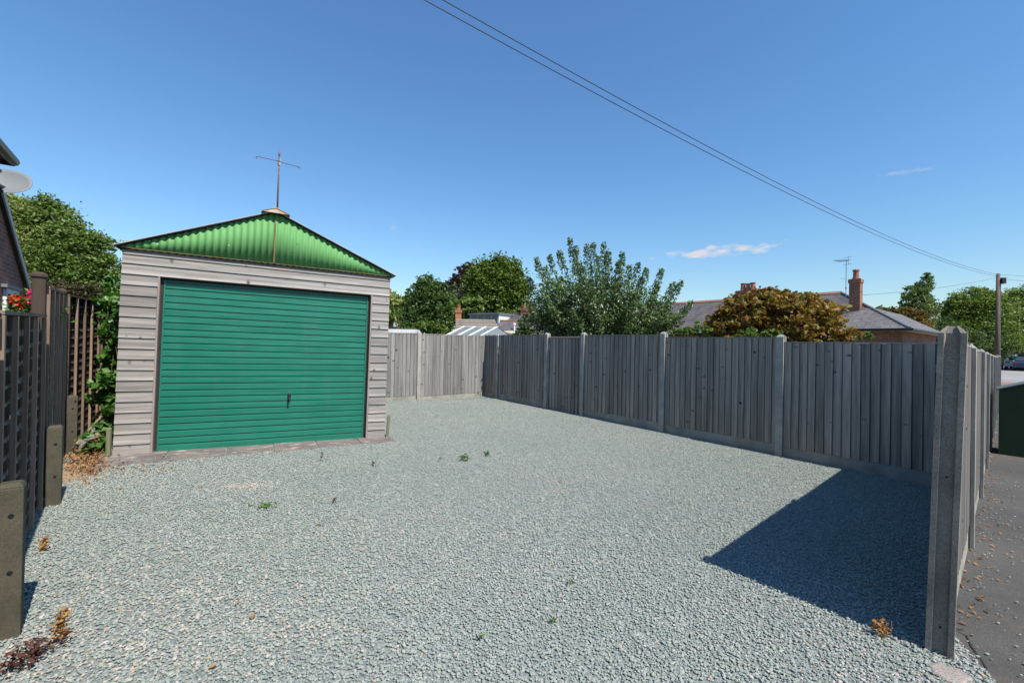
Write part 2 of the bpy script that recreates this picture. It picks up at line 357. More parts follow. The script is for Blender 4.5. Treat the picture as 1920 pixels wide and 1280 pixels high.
# ------------------------------------------------------------------ layout
p0 = P(1092, 780); p2 = P(1462, 855); dside = (p2-p0)/2; dside.z = 0
PITCHLEN = dside.length
B_A = -dside.normalized()                       # away from the street along the side fence
B_B = Vector((-B_A.y*-1, 0, 0)); B_B = Vector((B_A.y, -B_A.x, 0))   # along the street, to the right
RZ = math.atan2(B_B.y, B_B.x)                   # frame with x along the street, y away from it
corner = p0 - dside*1.9
street0 = P(1764, 1222); streetJ = p0 + dside*3
sd = Vector((.7465, .6654, 0)).normalized()
_d = dside.x*sd.y-dside.y*sd.x; _w = street0-p0
TJ = (_w.x*sd.y-_w.y*sd.x)/_d; streetJ = p0+dside*TJ
street0.z = streetJ.z = 0; SLEN = (streetJ-street0).length/2; print('TJ', TJ)
SRZ = math.atan2(sd.y, sd.x)
sn = Vector((sd.y, -sd.x, 0))                   # to the pavement
print('side pitch', PITCHLEN, 'street pitch', SLEN, 'corner', corner, 'street0', street0, 'J', streetJ)
L1 = P(22, 1172); L3 = P(134, 850); lf = (L3-L1); lf.z = 0; LSP = lf.length/2; lf.normalize()
LRZ = math.atan2(lf.y, lf.x); ln = Vector((lf.y, -lf.x, 0))      # ln points to the drive
print('left', L1, L3, LSP)
G0 = P(212, 855); G1 = P(720, 820); gx = (G1-G0); GW = gx.length; gxn = gx.normalized(); gyn = Vector((0,0,1)).cross(gxn).normalized(); gzn = gxn.cross(gyn)
print('garage', G0, G1, GW)

# ------------------------------------------------------------------ ground sheets
def sheet(name, polys, mat, lift, kind='structure'):
    b = MB()
    for poly in polys: b.add([(x, y, g(x)+lift) for x, y in poly], [tuple(range(len(poly)))])
    o = b.build(name, mat); o['kind'] = kind; return o
xs = [-900, -12, 12, 900]
sheet('ground', [[(xs[i], -300), (xs[i+1], -300), (xs[i+1], 1500), (xs[i], 1500)] for i in range(3)], M['ground'], -.012)
def V2(v): return (v.x, v.y)
lot = [V2(street0-sd*4.5+sn*.05), V2(street0-sd*.7+sn*.18), V2(street0-sd*.1+sn*.20), V2(street0+sd*.3+sn*.0), V2(streetJ), V2(corner), V2(corner-B_B*6.5), V2(L1+lf*10-ln*.1), V2(L1-lf*3-ln*.1)]
sheet('driveway', [lot], M['gravel_bed'], 0.0)
def split12(poly):   # clip a convex polygon at x = 12 (where the slope ends)
    out = []
    for side in (1, -1):
        r = []
        for i, a in enumerate(poly):
            b_ = poly[(i+1) % len(poly)]
            ia, ib = side*(12-a[0]) >= 0, side*(12-b_[0]) >= 0
            if ia: r.append(a)
            if ia != ib:
                t = (12-a[0])/(b_[0]-a[0]); r.append((12, a[1]+(b_[1]-a[1])*t))
        if len(r) > 2: out.append(r)
    return out
def SP(s, n): return V2(street0+sd*s+sn*n)
sheet('pavement', split12([SP(-7, .14), SP(-7, 2.4), SP(31, 2.4), SP(31, -.02), SP(.3, -.02), SP(-.1, .17)]), M['tarmac'], -.004)
sheet('road', split12([SP(-7, 2.55), SP(-7, 9), SP(60, 9), SP(60, 2.55)]), M['road'], -.11+.1)
kb = MB()
def slopebox(b, s0, s1, n0, n1, z0, z1):
    vs = []
    for z in (z0, z1):
        for s_, n_ in ((s0, n0), (s1, n0), (s1, n1), (s0, n1)):
            q = SP(s_, n_); vs.append((q[0], q[1], g(q[0])+z))
    b.add(vs, [(3,2,1,0), (4,5,6,7), (0,1,5,4), (1,2,6,5), (2,3,7,6), (3,0,4,7)])
s_ = -7.0
kerb = structure(link('kerb', None))
while s_ < 30:
    b = MB(); slopebox(b, s_, s_+.905, 2.4, 2.55, -.1, .03); b.build('kerb_stone', M['kerb'], kerb); s_ += .915
sheet('crossing', [[SP(31, -6), SP(31, 2.4), SP(35, 2.4), SP(35, -6)]], M['road'], -.003)
sheet('tactile_paving', [[SP(35, -6), SP(35, 6), SP(37.5, 6), SP(37.5, -6)]], M['red_paving'], -.002)
sheet('car_park', [[SP(37.5, -14), SP(37.5, 30), SP(110, 30), SP(110, -14)]], M['carpark'], -.004)

# gravel stones: one object, geometry-node instances on points
from_poly = [Vector(p).to_2d() if len(p) == 3 else Vector(p) for p in lot]
def inside(X, Y, poly):
    r = np.zeros(len(X), bool); n = len(poly)
    for i in range(n):
        x0, y0 = poly[i]; x1, y1 = poly[(i+1) % n]
        c_ = ((y0 > Y) != (y1 > Y)) & (X < (x1-x0)*(Y-y0)/(y1-y0+1e-12)+x0); r ^= c_
    return r
NX = 1350000
X = rng.uniform(-9.5, 6, NX); Y = rng.uniform(.9, 13, NX)
keep = inside(X, Y, lot) & (np.abs(X) < Y*1.3+.4)
# keep clear of the garage, the slabs and the litter corner
gl = (X-G0.x)*gxn.x+(Y-G0.y)*gxn.y; gd = (X-G0.x)*gyn.x+(Y-G0.y)*gyn.y
keep &= ~((gl > -.12) & (gl < GW+.03) & (gd > -.47+.16*np.clip(gl/GW,0,1)+.025*np.sin(gl*5)+.012*np.sin(gl*17)))
lq = (X-L1.x)*lf.x+(Y-L1.y)*lf.y; ld_ = (X-L1.x)*ln.x+(Y-L1.y)*ln.y
keep &= ~((lq > 2.6+.3*np.sin(ld_*7)) & (gl < .02))
X, Y = X[keep], Y[keep]
_n = 200; _s = rng.uniform(-.6, 5.5, _n); _o = np.abs(rng.normal(.06, .13, _n))+.05        # stones spilt on the pavement and the slabs
_m = 160; _l = rng.uniform(0, GW, _m); _q = -rng.uniform(.25, .5, _m)
X = np.concatenate([X, street0.x+sd.x*_s+sn.x*_o, G0.x+gxn.x*_l+gyn.x*_q]); Y = np.concatenate([Y, street0.y+sd.y*_s+sn.y*_o, G0.y+gxn.y*_l+gyn.y*_q])
NP = len(X); print('stones', NP)
tone = rng.random(NP)**1.0*.88
patch = np.exp(-(((X+1.9)/1.1)**2+((Y-2.3)/.9)**2))*.13 + np.exp(-(((X-1.95)/.5)**2+((Y-2.1)/.3)**2))*.12 + .022
for cx_, cy_, rx_, ry_, a_ in [(P(465,912).x, P(465,912).y, .18, .12, .75), (P(960,1000).x, P(960,1000).y, .07, .05, .5), (P(560,1180).x, P(560,1180).y, .3, .07, .3), (P(1430,885).x, P(1430,885).y, .3, .12, .15), (P(1050,920).x, P(1050,920).y, .12, .05, .35)]:
    patch += a_*np.exp(-(((X-cx_)/rx_)**2+((Y-cy_)/ry_)**2))
drift = np.sin(X*1.3+Y*.7)*np.sin(Y*1.9-X*.4+1)+.6*np.sin(X*3.1-Y*2.3)*np.sin(X*1.1+Y*4.1)
tone = np.clip(tone*(1+.16*drift), 0, .88)
odd = rng.random(NP) < patch
tone = np.where(odd, rng.uniform(.88, 1.0, NP), tone)
szs = rng.uniform(.62, 1.25, NP)*np.where(odd, 1.12, 1.0)*np.exp(rng.normal(0, .16, NP))
scl = np.stack([rng.uniform(.0056, .0090, NP)*szs, rng.uniform(.0043, .0070, NP)*szs, rng.uniform(.0026, .0044, NP)*szs], 1)
rot = np.stack([rng.normal(0, .21, NP), rng.normal(0, .21, NP), rng.uniform(0, 6.28, NP)], 1)
Z = SL*X+rng.uniform(.001, .012, NP); Z[-160:] += .014
me = bpy.data.meshes.new('gravel'); me.vertices.add(NP)
me.vertices.foreach_set('co', np.stack([X, Y, Z], 1).astype(np.float32).ravel())
for nm, ty, arr in (('tone', 'FLOAT', tone), ('scl', 'FLOAT_VECTOR', scl), ('rot', 'FLOAT_VECTOR', rot)):
    at_ = me.attributes.new(nm, ty, 'POINT'); at_.data.foreach_set('value' if ty == 'FLOAT' else 'vector', arr.astype(np.float32).ravel())
me.materials.append(M['stone'])
gravel = stuff(link('gravel', me))
ng = bpy.data.node_groups.new('scatter_stones', 'GeometryNodeTree')
ng.interface.new_socket('Geometry', in_out='INPUT', socket_type='NodeSocketGeometry'); ng.interface.new_socket('Geometry', in_out='OUTPUT', socket_type='NodeSocketGeometry')
gi = ng.nodes.new('NodeGroupInput'); go = ng.nodes.new('NodeGroupOutput')
ico = ng.nodes.new('GeometryNodeMeshIcoSphere'); ico.inputs['Radius'].default_value = 1; ico.inputs['Subdivisions'].default_value = 1
sm = ng.nodes.new('GeometryNodeSetMaterial'); sm.inputs['Material'].default_value = M['stone']
ip = ng.nodes.new('GeometryNodeInstanceOnPoints')
def named(nm):
    x = ng.nodes.new('GeometryNodeInputNamedAttribute'); x.data_type = 'FLOAT_VECTOR'; x.inputs['Name'].default_value = nm; return x.outputs[0]
ng.links.new(ico.outputs['Mesh'], sm.inputs['Geometry']); ng.links.new(gi.outputs[0], ip.inputs['Points']); ng.links.new(sm.outputs[0], ip.inputs['Instance'])
e2r = ng.nodes.new('FunctionNodeEulerToRotation'); ng.links.new(named('rot'), e2r.inputs[0]); ng.links.new(e2r.outputs[0], ip.inputs['Rotation'])
ng.links.new(named('scl'), ip.inputs['Scale']); ng.links.new(ip.outputs[0], go.inputs[0])
gravel.modifiers.new('stones', 'NODES').node_group = ng

# ------------------------------------------------------------------ leaf and tree tools
def leaf_mesh(name, pos, size, mat, droop=0.0, aspect=.55, normal=None, jitter=1.0):
    """pos (n,3): one folded leaf (four corners, two triangles) at each point"""
    n = len(pos); size = np.broadcast_to(size, (n,))*rng.uniform(.7, 1.3, n)
    d = rng.normal(0, 1, (n, 3)); d[:, 2] = d[:, 2]*.6-droop; d /= np.linalg.norm(d, axis=1)[:, None]
    u = rng.normal(0, 1, (n, 3))*jitter+np.array([0, 0, 1.0]); u -= d*(u*d).sum(1)[:, None]; u /= np.linalg.norm(u, axis=1)[:, None]+1e-9
    w = np.cross(d, u)
    L = size[:, None]; Wd = (size*aspect)[:, None]
    a = pos-d*L*.5; c = pos+d*L*.5-u*L*.12; b = pos+w*Wd*.5-u*L*.02+u*L*.12; e = pos-w*Wd*.5-u*L*.02+u*L*.12
    V = np.stack([a, b, c, e], 1).reshape(-1, 3)
    me = bpy.data.meshes.new(name); me.vertices.add(4*n); me.vertices.foreach_set('co', V.astype(np.float32).ravel())
    idx = np.arange(n)[:, None]*4
    tri = np.concatenate([idx+np.array([[0, 1, 2]]), idx+np.array([[0, 2, 3]])], 1).reshape(-1)
    me.loops.add(6*n); me.loops.foreach_set('vertex_index', tri.astype(np.int32))
    me.polygons.add(2*n); me.polygons.foreach_set('loop_start', (np.arange(2*n)*3).astype(np.int32))
    me.update(calc_edges=True); me.validate(); me.materials.append(mat); return me
def blob_points(ells, n, clump=.16, per=26, shell=.55, rough=.26):
    """clumped points in a union of ellipsoids (cx,cy,cz,rx,ry,rz)"""
    w = np.array([e[3]*e[4]+e[4]*e[5]+e[3]*e[5] for e in ells]); w = w/w.sum(); out = []
    for e, k_ in zip(ells, w):
        m = max(3, int(n*k_/per))
        v = rng.normal(0, 1, (m, 3)); v /= np.linalg.norm(v, axis=1)[:, None]
        r = shell+(1-shell)*rng.random(m)**.6
        r *= 1+rough*(.5*np.sin(v[:, 0]*4.1+e[0])*np.cos(v[:, 2]*5+e[1])+.5*np.sin(v[:, 1]*7.3+v[:, 2]*6+e[2]*3)+.35*np.sin(v[:, 0]*13+v[:, 1]*11))
        r *= np.where(rng.random(m) < .10, rng.uniform(1.03, 1.2, m), 1.0)
        c = np.array(e[:3])+v*r[:, None]*np.array(e[3:])
        rr = min(e[3:])*clump*2
        q = np.repeat(c, per, 0)+rng.normal(0, 1, (m*per, 3))*np.array([rr, rr, rr*.55])*.5*np.repeat(rng.uniform(.45, 1.5, m), per)[:, None]
        out.append(q)
    return np.concatenate(out)
def tree(name, label, x, y, ells, n, leaf, mat, bark='bark', tr=.16, cat='tree', group=None, z0=None, clump=.16, per=26, droop=.2, aspect=.6, shell=.55, limbs=True, pts_extra=None):
    """ells relative to the tree's foot; thing > trunk, crown"""
    base = g(x)-.05 if z0 is None else z0
    t = thing(name, label, cat, (x, y, base), 0, group)
    top = max(e[2] for e in ells); b = MB()
    r = random.Random(int(abs(x*97+y*13))+1)
    tt = top*.86
    trunk = [(0,0,0), (r.uniform(-.05,.05)*top, r.uniform(-.05,.05)*top, top*.35), (r.uniform(-.06,.06)*top, r.uniform(-.05,.05)*top, top*.7), (ells[0][0], ells[0][1], ells[0][2])]
    b.tube(trunk, [tr, tr*.75, tr*.5, tr*.15], 8)
    if limbs:
        for e in ells:
            for q in range(3):
                st = Vector(trunk[1]).lerp(Vector(trunk[2]), r.random())
                en = Vector((e[0]+r.uniform(-.6,.6)*e[3], e[1]+r.uniform(-.6,.6)*e[4], e[2]+r.uniform(-.3,.7)*e[5]))
                en = st.lerp(en, .8); mid = st.lerp(en, .5)+Vector((0, 0, .015*top))
                b.tube([st, mid, en], [tr*.35, tr*.22, tr*.06], 5)
    b.build('trunk', M[bark], t, smooth=True)
    pts = blob_points(ells, n, clump, per, shell)
    if pts_extra is not None: pts = np.concatenate([pts, pts_extra])
    pts = pts[pts[:, 2] > .05]
    link('crown', leaf_mesh('crown', pts, leaf, M[mat], droop, aspect), t)
    return t
def ell_px(x, y, Yd, items):
    """items: (px, py, half width px, half height px, dy) as seen in the photo at depth Yd -> ellipsoids about the foot"""
    out = []
    for px, py, hw, hh, dy in items:
        q = at(px, py, Yd+dy); k_ = (Yd+dy)/F
        out.append((q.x-x, q.y-y, q.z-g(x)+.05, hw*k_, hw*k_*.9, hh*k_))
    return out
def px_tree(name, label, Yd, foot_px, items, n, leaf, mat, **kw):
    x = at(foot_px, 640, Yd).x
    return tree(name, label, x, Yd, ell_px(x, Yd, Yd, items), n, leaf, mat, **kw)

# ------------------------------------------------------------------ concrete-post fences
HPOLY = [(-.048,-.053), (.048,-.053), (.048,-.030), (.028,-.024), (.028,.024), (.048,.030), (.048,.053), (-.048,.053), (-.048,.030), (-.028,.024), (-.028,-.024), (-.048,-.030)]
def post_mesh(h):
    b = MB(); b.prism(HPOLY, -.12, h-.035); b.prism(HPOLY, h-.035, h, top_scale=.45); return b.mesh('post', M['concrete_post'])
def board_mesh(w, h, mat, flip=1):
    # feather-edge board: thick edge and thin edge, local x width, y thickness (faces -y), z height
    b = MB(); poly = [(0, 0), (w, 0), (w, -.021), (.004, -.007), (0, -.0055)]
    if flip < 0: poly = [(w-p[0], p[1]) for p in poly][::-1]
    b.prism(poly, 0, h); return b.mesh('board', mat)
def feather_panel(parent, x0, x1, ybase, zb, zt, mat, nb=18, sag=0.0, tilt=0.0):
    """boards face local -y; children of a panel part"""
    pn = link('fence_panel', None, parent); pn.location = (x0, ybase, zb); pn.rotation_euler = (0, tilt, 0)
    w = (x1-x0)/nb; h = zt-zb
    mesh = board_mesh(w*1.12, h, mat); seed_ = random.random()
    for i in range(nb):
        o = link('board', mesh, pn); o.color = (i*w, seed_, 0, 1); o.location = (i*w-.004+random.uniform(-.0025,.0025), -.001*(i % 2)-random.uniform(0,.003), random.uniform(-.006,.004)); o.rotation_euler = (0, random.uniform(-.0025,.0025), 0)
    b = MB(); b.box(-.004, x1-x0+.004, -.024, .03, h+.002, h+.016); b.build('capping', M['cap_wood'], pn)
    b = MB(); b.box(0, x1-x0, .004, .036, 0, .045); rm = b.mesh('rail', M['cap_wood'])
    for z in (.12, h*.5, h-.15): link('rail', rm, pn).location = (0, 0, z)
    return pn
def hpost(parent, x, y, zb, h, rz=0, lean=0):
    o = link('post', post_mesh(h), parent); o.location = (x, y, zb); o.rotation_euler = (lean, 0, rz); return o
def gboard(parent, x0, x1, y, zb, zt):
    b = MB(); b.box(x0, x1, y-.02, y+.02, zb, zt); b.box(x0+.001, x1-.001, y-.0225, y-.019, zb+.02, zt-.02)
    return b.build('gravel_board', M['concrete_board'], parent)

# --- side fence: local x runs from the corner towards the street
side_rz = math.atan2(dside.y, dside.x)
sf = thing('panel_fence', 'long shaded grey timber fence with concrete posts along the right of the gravel', 'fence', (corner.x, corner.y, 0), side_rz)
# local +y is to the right-hand side garden? faces the drive when local -y points to the drive
PL = PITCHLEN
def side_pt(t): q = p0+dside*t; return q
def zpx(py, px, t): return at(px, py, side_pt(t).y).z
yflip = Vector((-math.sin(side_rz), math.cos(side_rz), 0)).dot(Vector((-1, 0, 0)))   # >0: local +y points to drive
print('yflip', yflip)
# panels: (t0, t1, top z)
segs = [(-1.9, -1.58, zpx(628, 915, -1.75)), (-1.58, -.59, zpx(627.5, 975, -1.1)), (0, 1, zpx(627.5, 1165, .5)), (1, 2, zpx(632, 1350, 1.5)), (2, 3, zpx(641, 1600, 2.5))]
print('tops', [round(s[2], 3) for s in segs])
sgroup = sf
# build in a frame turned so boards (local -y) face the drive: x from street to corner
def lx(t): return (t+1.9)*PL
for t0, t1, zt in segs:
    xa, xb = lx(t0)+.03, (lx(TJ)-.06 if t1 == 3 else lx(t1)-.03)
    gm = g(side_pt((t0+t1)/2).x)
    zb = gm+.165
    nb = max(4, round((xb-xa)/.1))
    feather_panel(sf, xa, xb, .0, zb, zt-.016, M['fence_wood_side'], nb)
    gboard(sf, xa-.002, xb+.002, .008, gm-.14, zb-.004)
post_tops = {-1.58: 626, -.59: 624, 0: 623, 1: 622, 2: 627}
for t, py in post_tops.items():
    q = side_pt(t); zt = at(960+F*q.x/q.y, py, q.y).z; hpost(sf, lx(t), 0, g(q.x), zt-g(q.x), 0, random.uniform(-.004,.004))
# --- gate between two posts
gate = thing('garden_gate', 'narrow boarded garden gate in the shaded fence, reaching the ground under a pale top rail', 'gate', (*V2(side_pt(-.295)), g(side_pt(-.295).x)), side_rz)
gw = .59*PL-.12; gh = zpx(631, 1057, -.3)-g(side_pt(-.3).x)-.03
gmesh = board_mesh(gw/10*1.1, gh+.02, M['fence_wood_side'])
for i in range(10):
    o = link('board', gmesh, gate); o.location = (-gw/2+i*gw/10, .018+random.uniform(-.004,.002), -.03)
b = MB(); b.box(-gw/2-.005, gw/2+.005, -.03, .035, gh-.008, gh+.028); b.build('top_rail', M['cap_wood'], gate, bevel=.006)
for z in (.2, gh*.5, gh-.3):
    b = MB(); b.box(-gw/2, gw/2, .024, .06, z, z+.07); b.build('ledge', M['cap_wood'], gate)
for zz in (.24, gh-.26):
    b = MB(); b.box(-gw/2-.02, -gw/2+.28, .0605, .066, zz-.015, zz+.015); b.build('hinge', M['black_metal'], gate)

# --- back fence
bf = thing('panel_fence', 'short sunlit grey timber fence behind the gravel, beside the garage', 'fence', (corner.x, corner.y, 0), RZ)
pb = P(786, 750); print('back post local', (pb-corner).dot(B_B), (pb-corner).dot(B_A))
xb1 = (pb-corner).dot(B_B)
for i in range(3):
    xe = -.03 if i == 0 else xb1-(i-1)*1.93-.05; xs_ = xb1-i*1.93+.05
    q = corner+B_B*((xe+xs_)/2); gm = g(q.x); top = at(845, 627, 12).z
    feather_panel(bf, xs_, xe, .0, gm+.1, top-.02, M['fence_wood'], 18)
    gboard(bf, xs_-.002, xe, .008, gm-.1, gm+.095)
    hpost(bf, xb1-i*1.93, 0, gm, top+.045-gm)
hpost(bf, .04, .02, g(corner.x), top+.03-g(corner.x))

# --- street fence
stf = thing('panel_fence', 'sunlit fence with concrete posts running off along the pavement at the right', 'fence', (street0.x, street0.y, 0), SRZ)
ytop = at(1786, 612, street0.y).z
print('near post top', ytop, g(street0.x))
for i in range(10):
    q0 = street0+sd*(i*SLEN); q1 = street0+sd*((i+1)*SLEN); gm = g((q0.x+q1.x)/2)
    zt = ytop-.03+(gm-g(street0.x))*.9-.05
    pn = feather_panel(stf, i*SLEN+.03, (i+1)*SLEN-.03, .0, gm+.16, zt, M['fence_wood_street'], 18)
    gboard(stf, i*SLEN+.028, (i+1)*SLEN-.028, .008, gm-.12, gm+.156)
    hpost(stf, i*SLEN, .005, g(q0.x)-.02, (ytop if i == 0 else zt+.06)-g(q0.x)+.02, 0 if i else 0, 0)
hpost(stf, 10*SLEN, 0, gm-.02, zt+.06-gm)
npost = [o for o in stf.children if o.name.startswith('post')][0]
npost.rotation_euler = (.021, .0, .02)
b = MB()
for z in (.16, .93):
    b.tube([(-.0295, 0, z), (-.0282, 0, z)], .006, 8)
b.build('post_hole', M['crack'], npost)
npost.data.materials[0] = M['old_post']; npost['label'] = 'dark weathered end post'

# ------------------------------------------------------------------ left lap fence
OFF = .105
lfen = thing('lap_fence', 'dark brown overlapped panel fence with vertical battens at the left edge', 'fence', V2(L1-ln*.10)+(0,), LRZ)
lfen.location = (L1.x-ln.x*OFF, L1.y-ln.y*OFF, 0)
def lap_slat(length, seed):
    r = random.Random(seed); b = MB(); n = 22; vs = []
    ph = [r.uniform(0, 6.28) for _ in range(3)]
    for i in range(n+1):
        x = length*i/n; w = .010*math.sin(x*5+ph[0])+.006*math.sin(x*13+ph[1])+.003*math.sin(x*29+ph[2])
        vs += [(x, 0, .125), (x, -.006, .125), (x, -.017, w), (x, -.008, w)]
    fs = []
    for i in range(n):
        for j in range(4): fs.append((i*4+j, i*4+(j+1) % 4, i*4+4+(j+1) % 4, i*4+4+j))
    b.add(vs, fs+[(3,2,1,0), (n*4, n*4+1, n*4+2, n*4+3)]); return b.mesh('slat', M['lap'])
slats = [lap_slat(1.86, i) for i in range(5)]
def lap_panel(x0, zb, zt0, zt1, battens):
    pn = link('fence_panel', None, lfen); p_, a_ = ll(x0+.05); pn.location = (p_.x, p_.y, zb); pn.rotation_euler = (0, 0, a_)
    h0, h1 = zt0-zb, zt1-zb; n = int(max(h0, h1)/.1)
    sl = (h1-h0)/1.86
    for i in range(n):
        o = link('slat', slats[random.randrange(5)], pn); o.location = (0, -.002*(i % 2), i*(min(h0, h1)-.12)/(n-1)); o.rotation_euler = (0, -math.atan(sl)*(i/n), 0)
    for bx, bw in battens:
        hh = h0+(h1-h0)*bx/1.86
        b = MB(); b.box(bx, bx+bw, -.052, -.0255, .01, hh-.01); b.build('batten', M['batten'], pn, bevel=.003)
    for bx, bw in battens:
        hh = h0+(h1-h0)*bx/1.86
        b = MB(); b.box(bx, bx+bw, .002, .024, .01, hh-.01); b.build('batten', M['batten'], pn)
    b = MB(); b.add([(0,-.05,h0-.005), (1.86,-.05,h1-.005), (1.86,.03,h1-.005), (0,.03,h0-.005), (0,-.05,h0+.016), (1.86,-.05,h1+.016), (1.86,.03,h1+.016), (0,.03,h0+.016)], [(3,2,1,0), (4,5,6,7), (0,1,5,4), (1,2,6,5), (2,3,7,6), (3,0,4,7)])
    b.build('capping', M['batten'], pn)
BEND = -.13
def lq3(s):                       # point on the fence line, which bends after the second post
    q = L1-ln*OFF+lf*min(s, 2*LSP)
    if s > 2*LSP: q = q+Matrix.Rotation(BEND, 3, 'Z') @ lf*(s-2*LSP)
    return q
def ll(s, y=0.0):                 # the same in the fence's own frame
    if s <= 2*LSP: return Vector((s, y, 0)), 0.0
    return Vector((2*LSP, 0, 0))+Matrix.Rotation(BEND, 3, 'Z') @ Vector((s-2*LSP, y, 0)), BEND
def ltop(px, py, s):
    q = lq3(s); return at(px, py, q.y).z
PW = LSP
bt = [(.0,.04), (.42,.034), (.86,.034), (1.3,.034), (1.80,.04)]
zl = [g(lq3((i+.5)*PW).x)+.03 for i in range(-1, 5)]
lap_panel(-PW, zl[0], ltop(10, 592, .3), ltop(10, 592, .3), bt)
lap_panel(0, zl[1], ltop(10, 590, .3), ltop(80, 592, 1.8), bt)
lap_panel(PW, zl[2], ltop(93, 540, PW+.1), ltop(120, 554, 2*PW), bt)
lap_panel(2*PW, zl[3], ltop(124, 553, 2*PW), ltop(180, 567, 3*PW), bt)
lap_panel(3*PW, zl[4], ltop(186, 570, 3*PW), ltop(206, 574, 3.9*PW), bt)
for s_, px_, py_, w_ in ((-.02, None, None, .1), (PW, 81, 513, .1), (2*PW, 113, 543, .1), (3*PW, 184, 563, .1)):
    q = lq3(s_); zt = at(px_, py_, q.y).z if px_ else ltop(10, 588, .3); p_, a_ = ll(s_)
    b = MB(); b.box(-.04, .04, -.03, .05, g(q.x)-.1, zt-.03)
    po = b.build('post', M['dark_post'], lfen, bevel=.004); po.location = p_; po.rotation_euler = (0, 0, a_)
    b = MB(); b.box(-.052, .052, -.042, .062, zt-.03, zt-.008); b.prism([(-.052,-.042), (.052,-.042), (.052,.062), (-.052,.062)], zt-.008, zt+.012, top_scale=.4); b.build('post_cap', M['dark_post'], po)
for s_, (pxt, pyt) in ((-.10, (10, 903)), (PW, (97, 797)), (2*PW, (134, 741)), (3*PW-.1, (190, 700))):
    q = L1+lf*s_; zt = at(pxt, pyt, q.y).z if s_ < 3*PW-.2 else .75
    b = MB(); b.prism([(s_-.05, -.150), (s_+.05, -.150), (s_+.05, -.055), (s_-.05, -.055)], g(q.x)-.1, zt-.02)
    b.prism([(s_-.05, -.150), (s_+.05, -.150), (s_+.05, -.055), (s_-.05, -.055)], zt-.02, zt, top_scale=.72)
    sp = b.build('concrete_spur', M['spur'], lfen, bevel=.006)
    b = MB(); b.tube([(s_-.053, -.11, zt-.15), (s_-.049, -.11, zt-.15)], .011, 6); b.tube([(s_-.053, -.11, zt-.42), (s_-.049, -.11, zt-.42)], .011, 6); b.build('bolt', M['black_metal'], sp)

# ------------------------------------------------------------------ garage
gar = thing('garage', 'weathered timber garage with a green up-and-over door and corrugated green gable', 'garage')
gar.matrix_world = Matrix(((gxn.x, gyn.x, gzn.x, G0.x), (gxn.y, gyn.y, gzn.y, G0.y), (gxn.z, gyn.z, gzn.z, G0.z), (0,0,0,1)))
EXP = .1268; DH = 17*EXP; HW = 2.475; D0, D1 = .365, GW-.275; GD = 5.4
def clad(x0, x1, h=EXP, seed=0):
    b = MB(); prof = [(-.006, h-.005), (-.020, .001), (-.020, .0), (0, 0), (0, h-.003), (-.004, h-.003)]
    vs = [(x, p[0], p[1]) for x in (x0, x1) for p in prof]; n = len(prof)
    b.add(vs, [tuple(range(n)), tuple(range(n, 2*n))[::-1]]+[(i, n+i, n+(i+1) % n, (i+1) % n) for i in range(n)])
    return b.mesh('cladding_board', M['cladding'])
cl, cr, cf = clad(0, D0-.02), clad(0, GW-D1-.02), clad(0, GW)
for i in range(17):
    o = link('cladding_board', cl, gar); o.location = (random.uniform(-.006,.002), 0, i*EXP+.002); o.rotation_euler = (0, random.uniform(-.004,.004), 0)
    o = link('cladding_board', cr, gar); o.location = (D1+.02+random.uniform(-.001,.004), 0, i*EXP+.002); o.rotation_euler = (0, random.uniform(-.004,.004), 0)
for i in range(3):
    o = link('cladding_board', cf, gar); o.location = (random.uniform(-.004,.004), 0, (17+i)*EXP+.002-(.02 if i == 2 else 0)); o.rotation_euler = (0, random.uniform(-.0015,.0015), 0)
b = MB(); b.box(.0, .03, .002, GD, 0, HW-.01); b.box(GW-.03, GW, .002, GD, 0, HW-.01); b.box(.03, GW-.03, GD-.03, GD, 0, HW-.01)
b.box(.03, D0-.02, .002, .06, 0, HW-.01); b.box(D1+.02, GW-.03, .002, .06, 0, HW-.01); b.box(D0-.02, D1+.02, .002, .046, DH-.003, HW-.01); b.box(D0-.02, D1+.02, .049, .11, DH+.001, HW-.01); b.add([(0,GD,HW-.01), (GW,GD,HW-.01), (GW/2,GD,HW+.655)], [(0,1,2)])
b.build('wall', M['cladding'], gar)
b = MB(); b.box(D0-.02, D0-.001, -.018, .08, 0, DH+.004); b.box(D1+.001, D1+.02, -.018, .08, 0, DH+.004); b.build('door_jamb', wood('jamb_wood', (.36,.29,.25), (.18,.13,.11), 'z', .1, False), gar)
# up-and-over door
b = MB(); b.box(D0, D0+.028, .048, .1, .0, DH-.002); b.box(D1-.028, D1, .048, .1, 0, DH-.002); b.box(D0+.028, D1-.028, .048, .1, DH-.03, DH-.002)
door = b.build('garage_door', M['trim_dark'], gar)
prof = []; z = .012; nr = 25; ph = (DH-.045-.012)/nr
b = MB()
for i in range(nr):
    z0_ = .012+i*ph; prof += [(.056, z0_+.002), (.0555, z0_+ph-.021), (.070, z0_+ph-.011), (.070, z0_+ph-.004)]
prof.append((.056, .012+nr*ph+.004))
xa, xb = D0+.045, D1-.045; NXS = 24
vs = [(xa+(xb-xa)*j/NXS, p[0], p[1]) for j in range(NXS+1) for p in prof]; n = len(prof)
b.add(vs, [(j*n+i, (j+1)*n+i, (j+1)*n+i+1, j*n+i+1) for j in range(NXS) for i in range(n-1)])
dl = b.build('door_leaf', M['door'], door)
b = MB(); b.box(D0+.03, xa+.0005, .046, .08, .008, DH-.034); b.box(xb-.0005, D1-.03, .046, .08, .008, DH-.034); b.box(xa+.001, xb-.001, .047, .08, .004, .014); b.box(xa+.001, xb-.001, .048, .08, DH-.046, DH-.034)
b.build('door_edge', M['door'], door)
hx = D0+(D1-D0)*.585; hz = .63
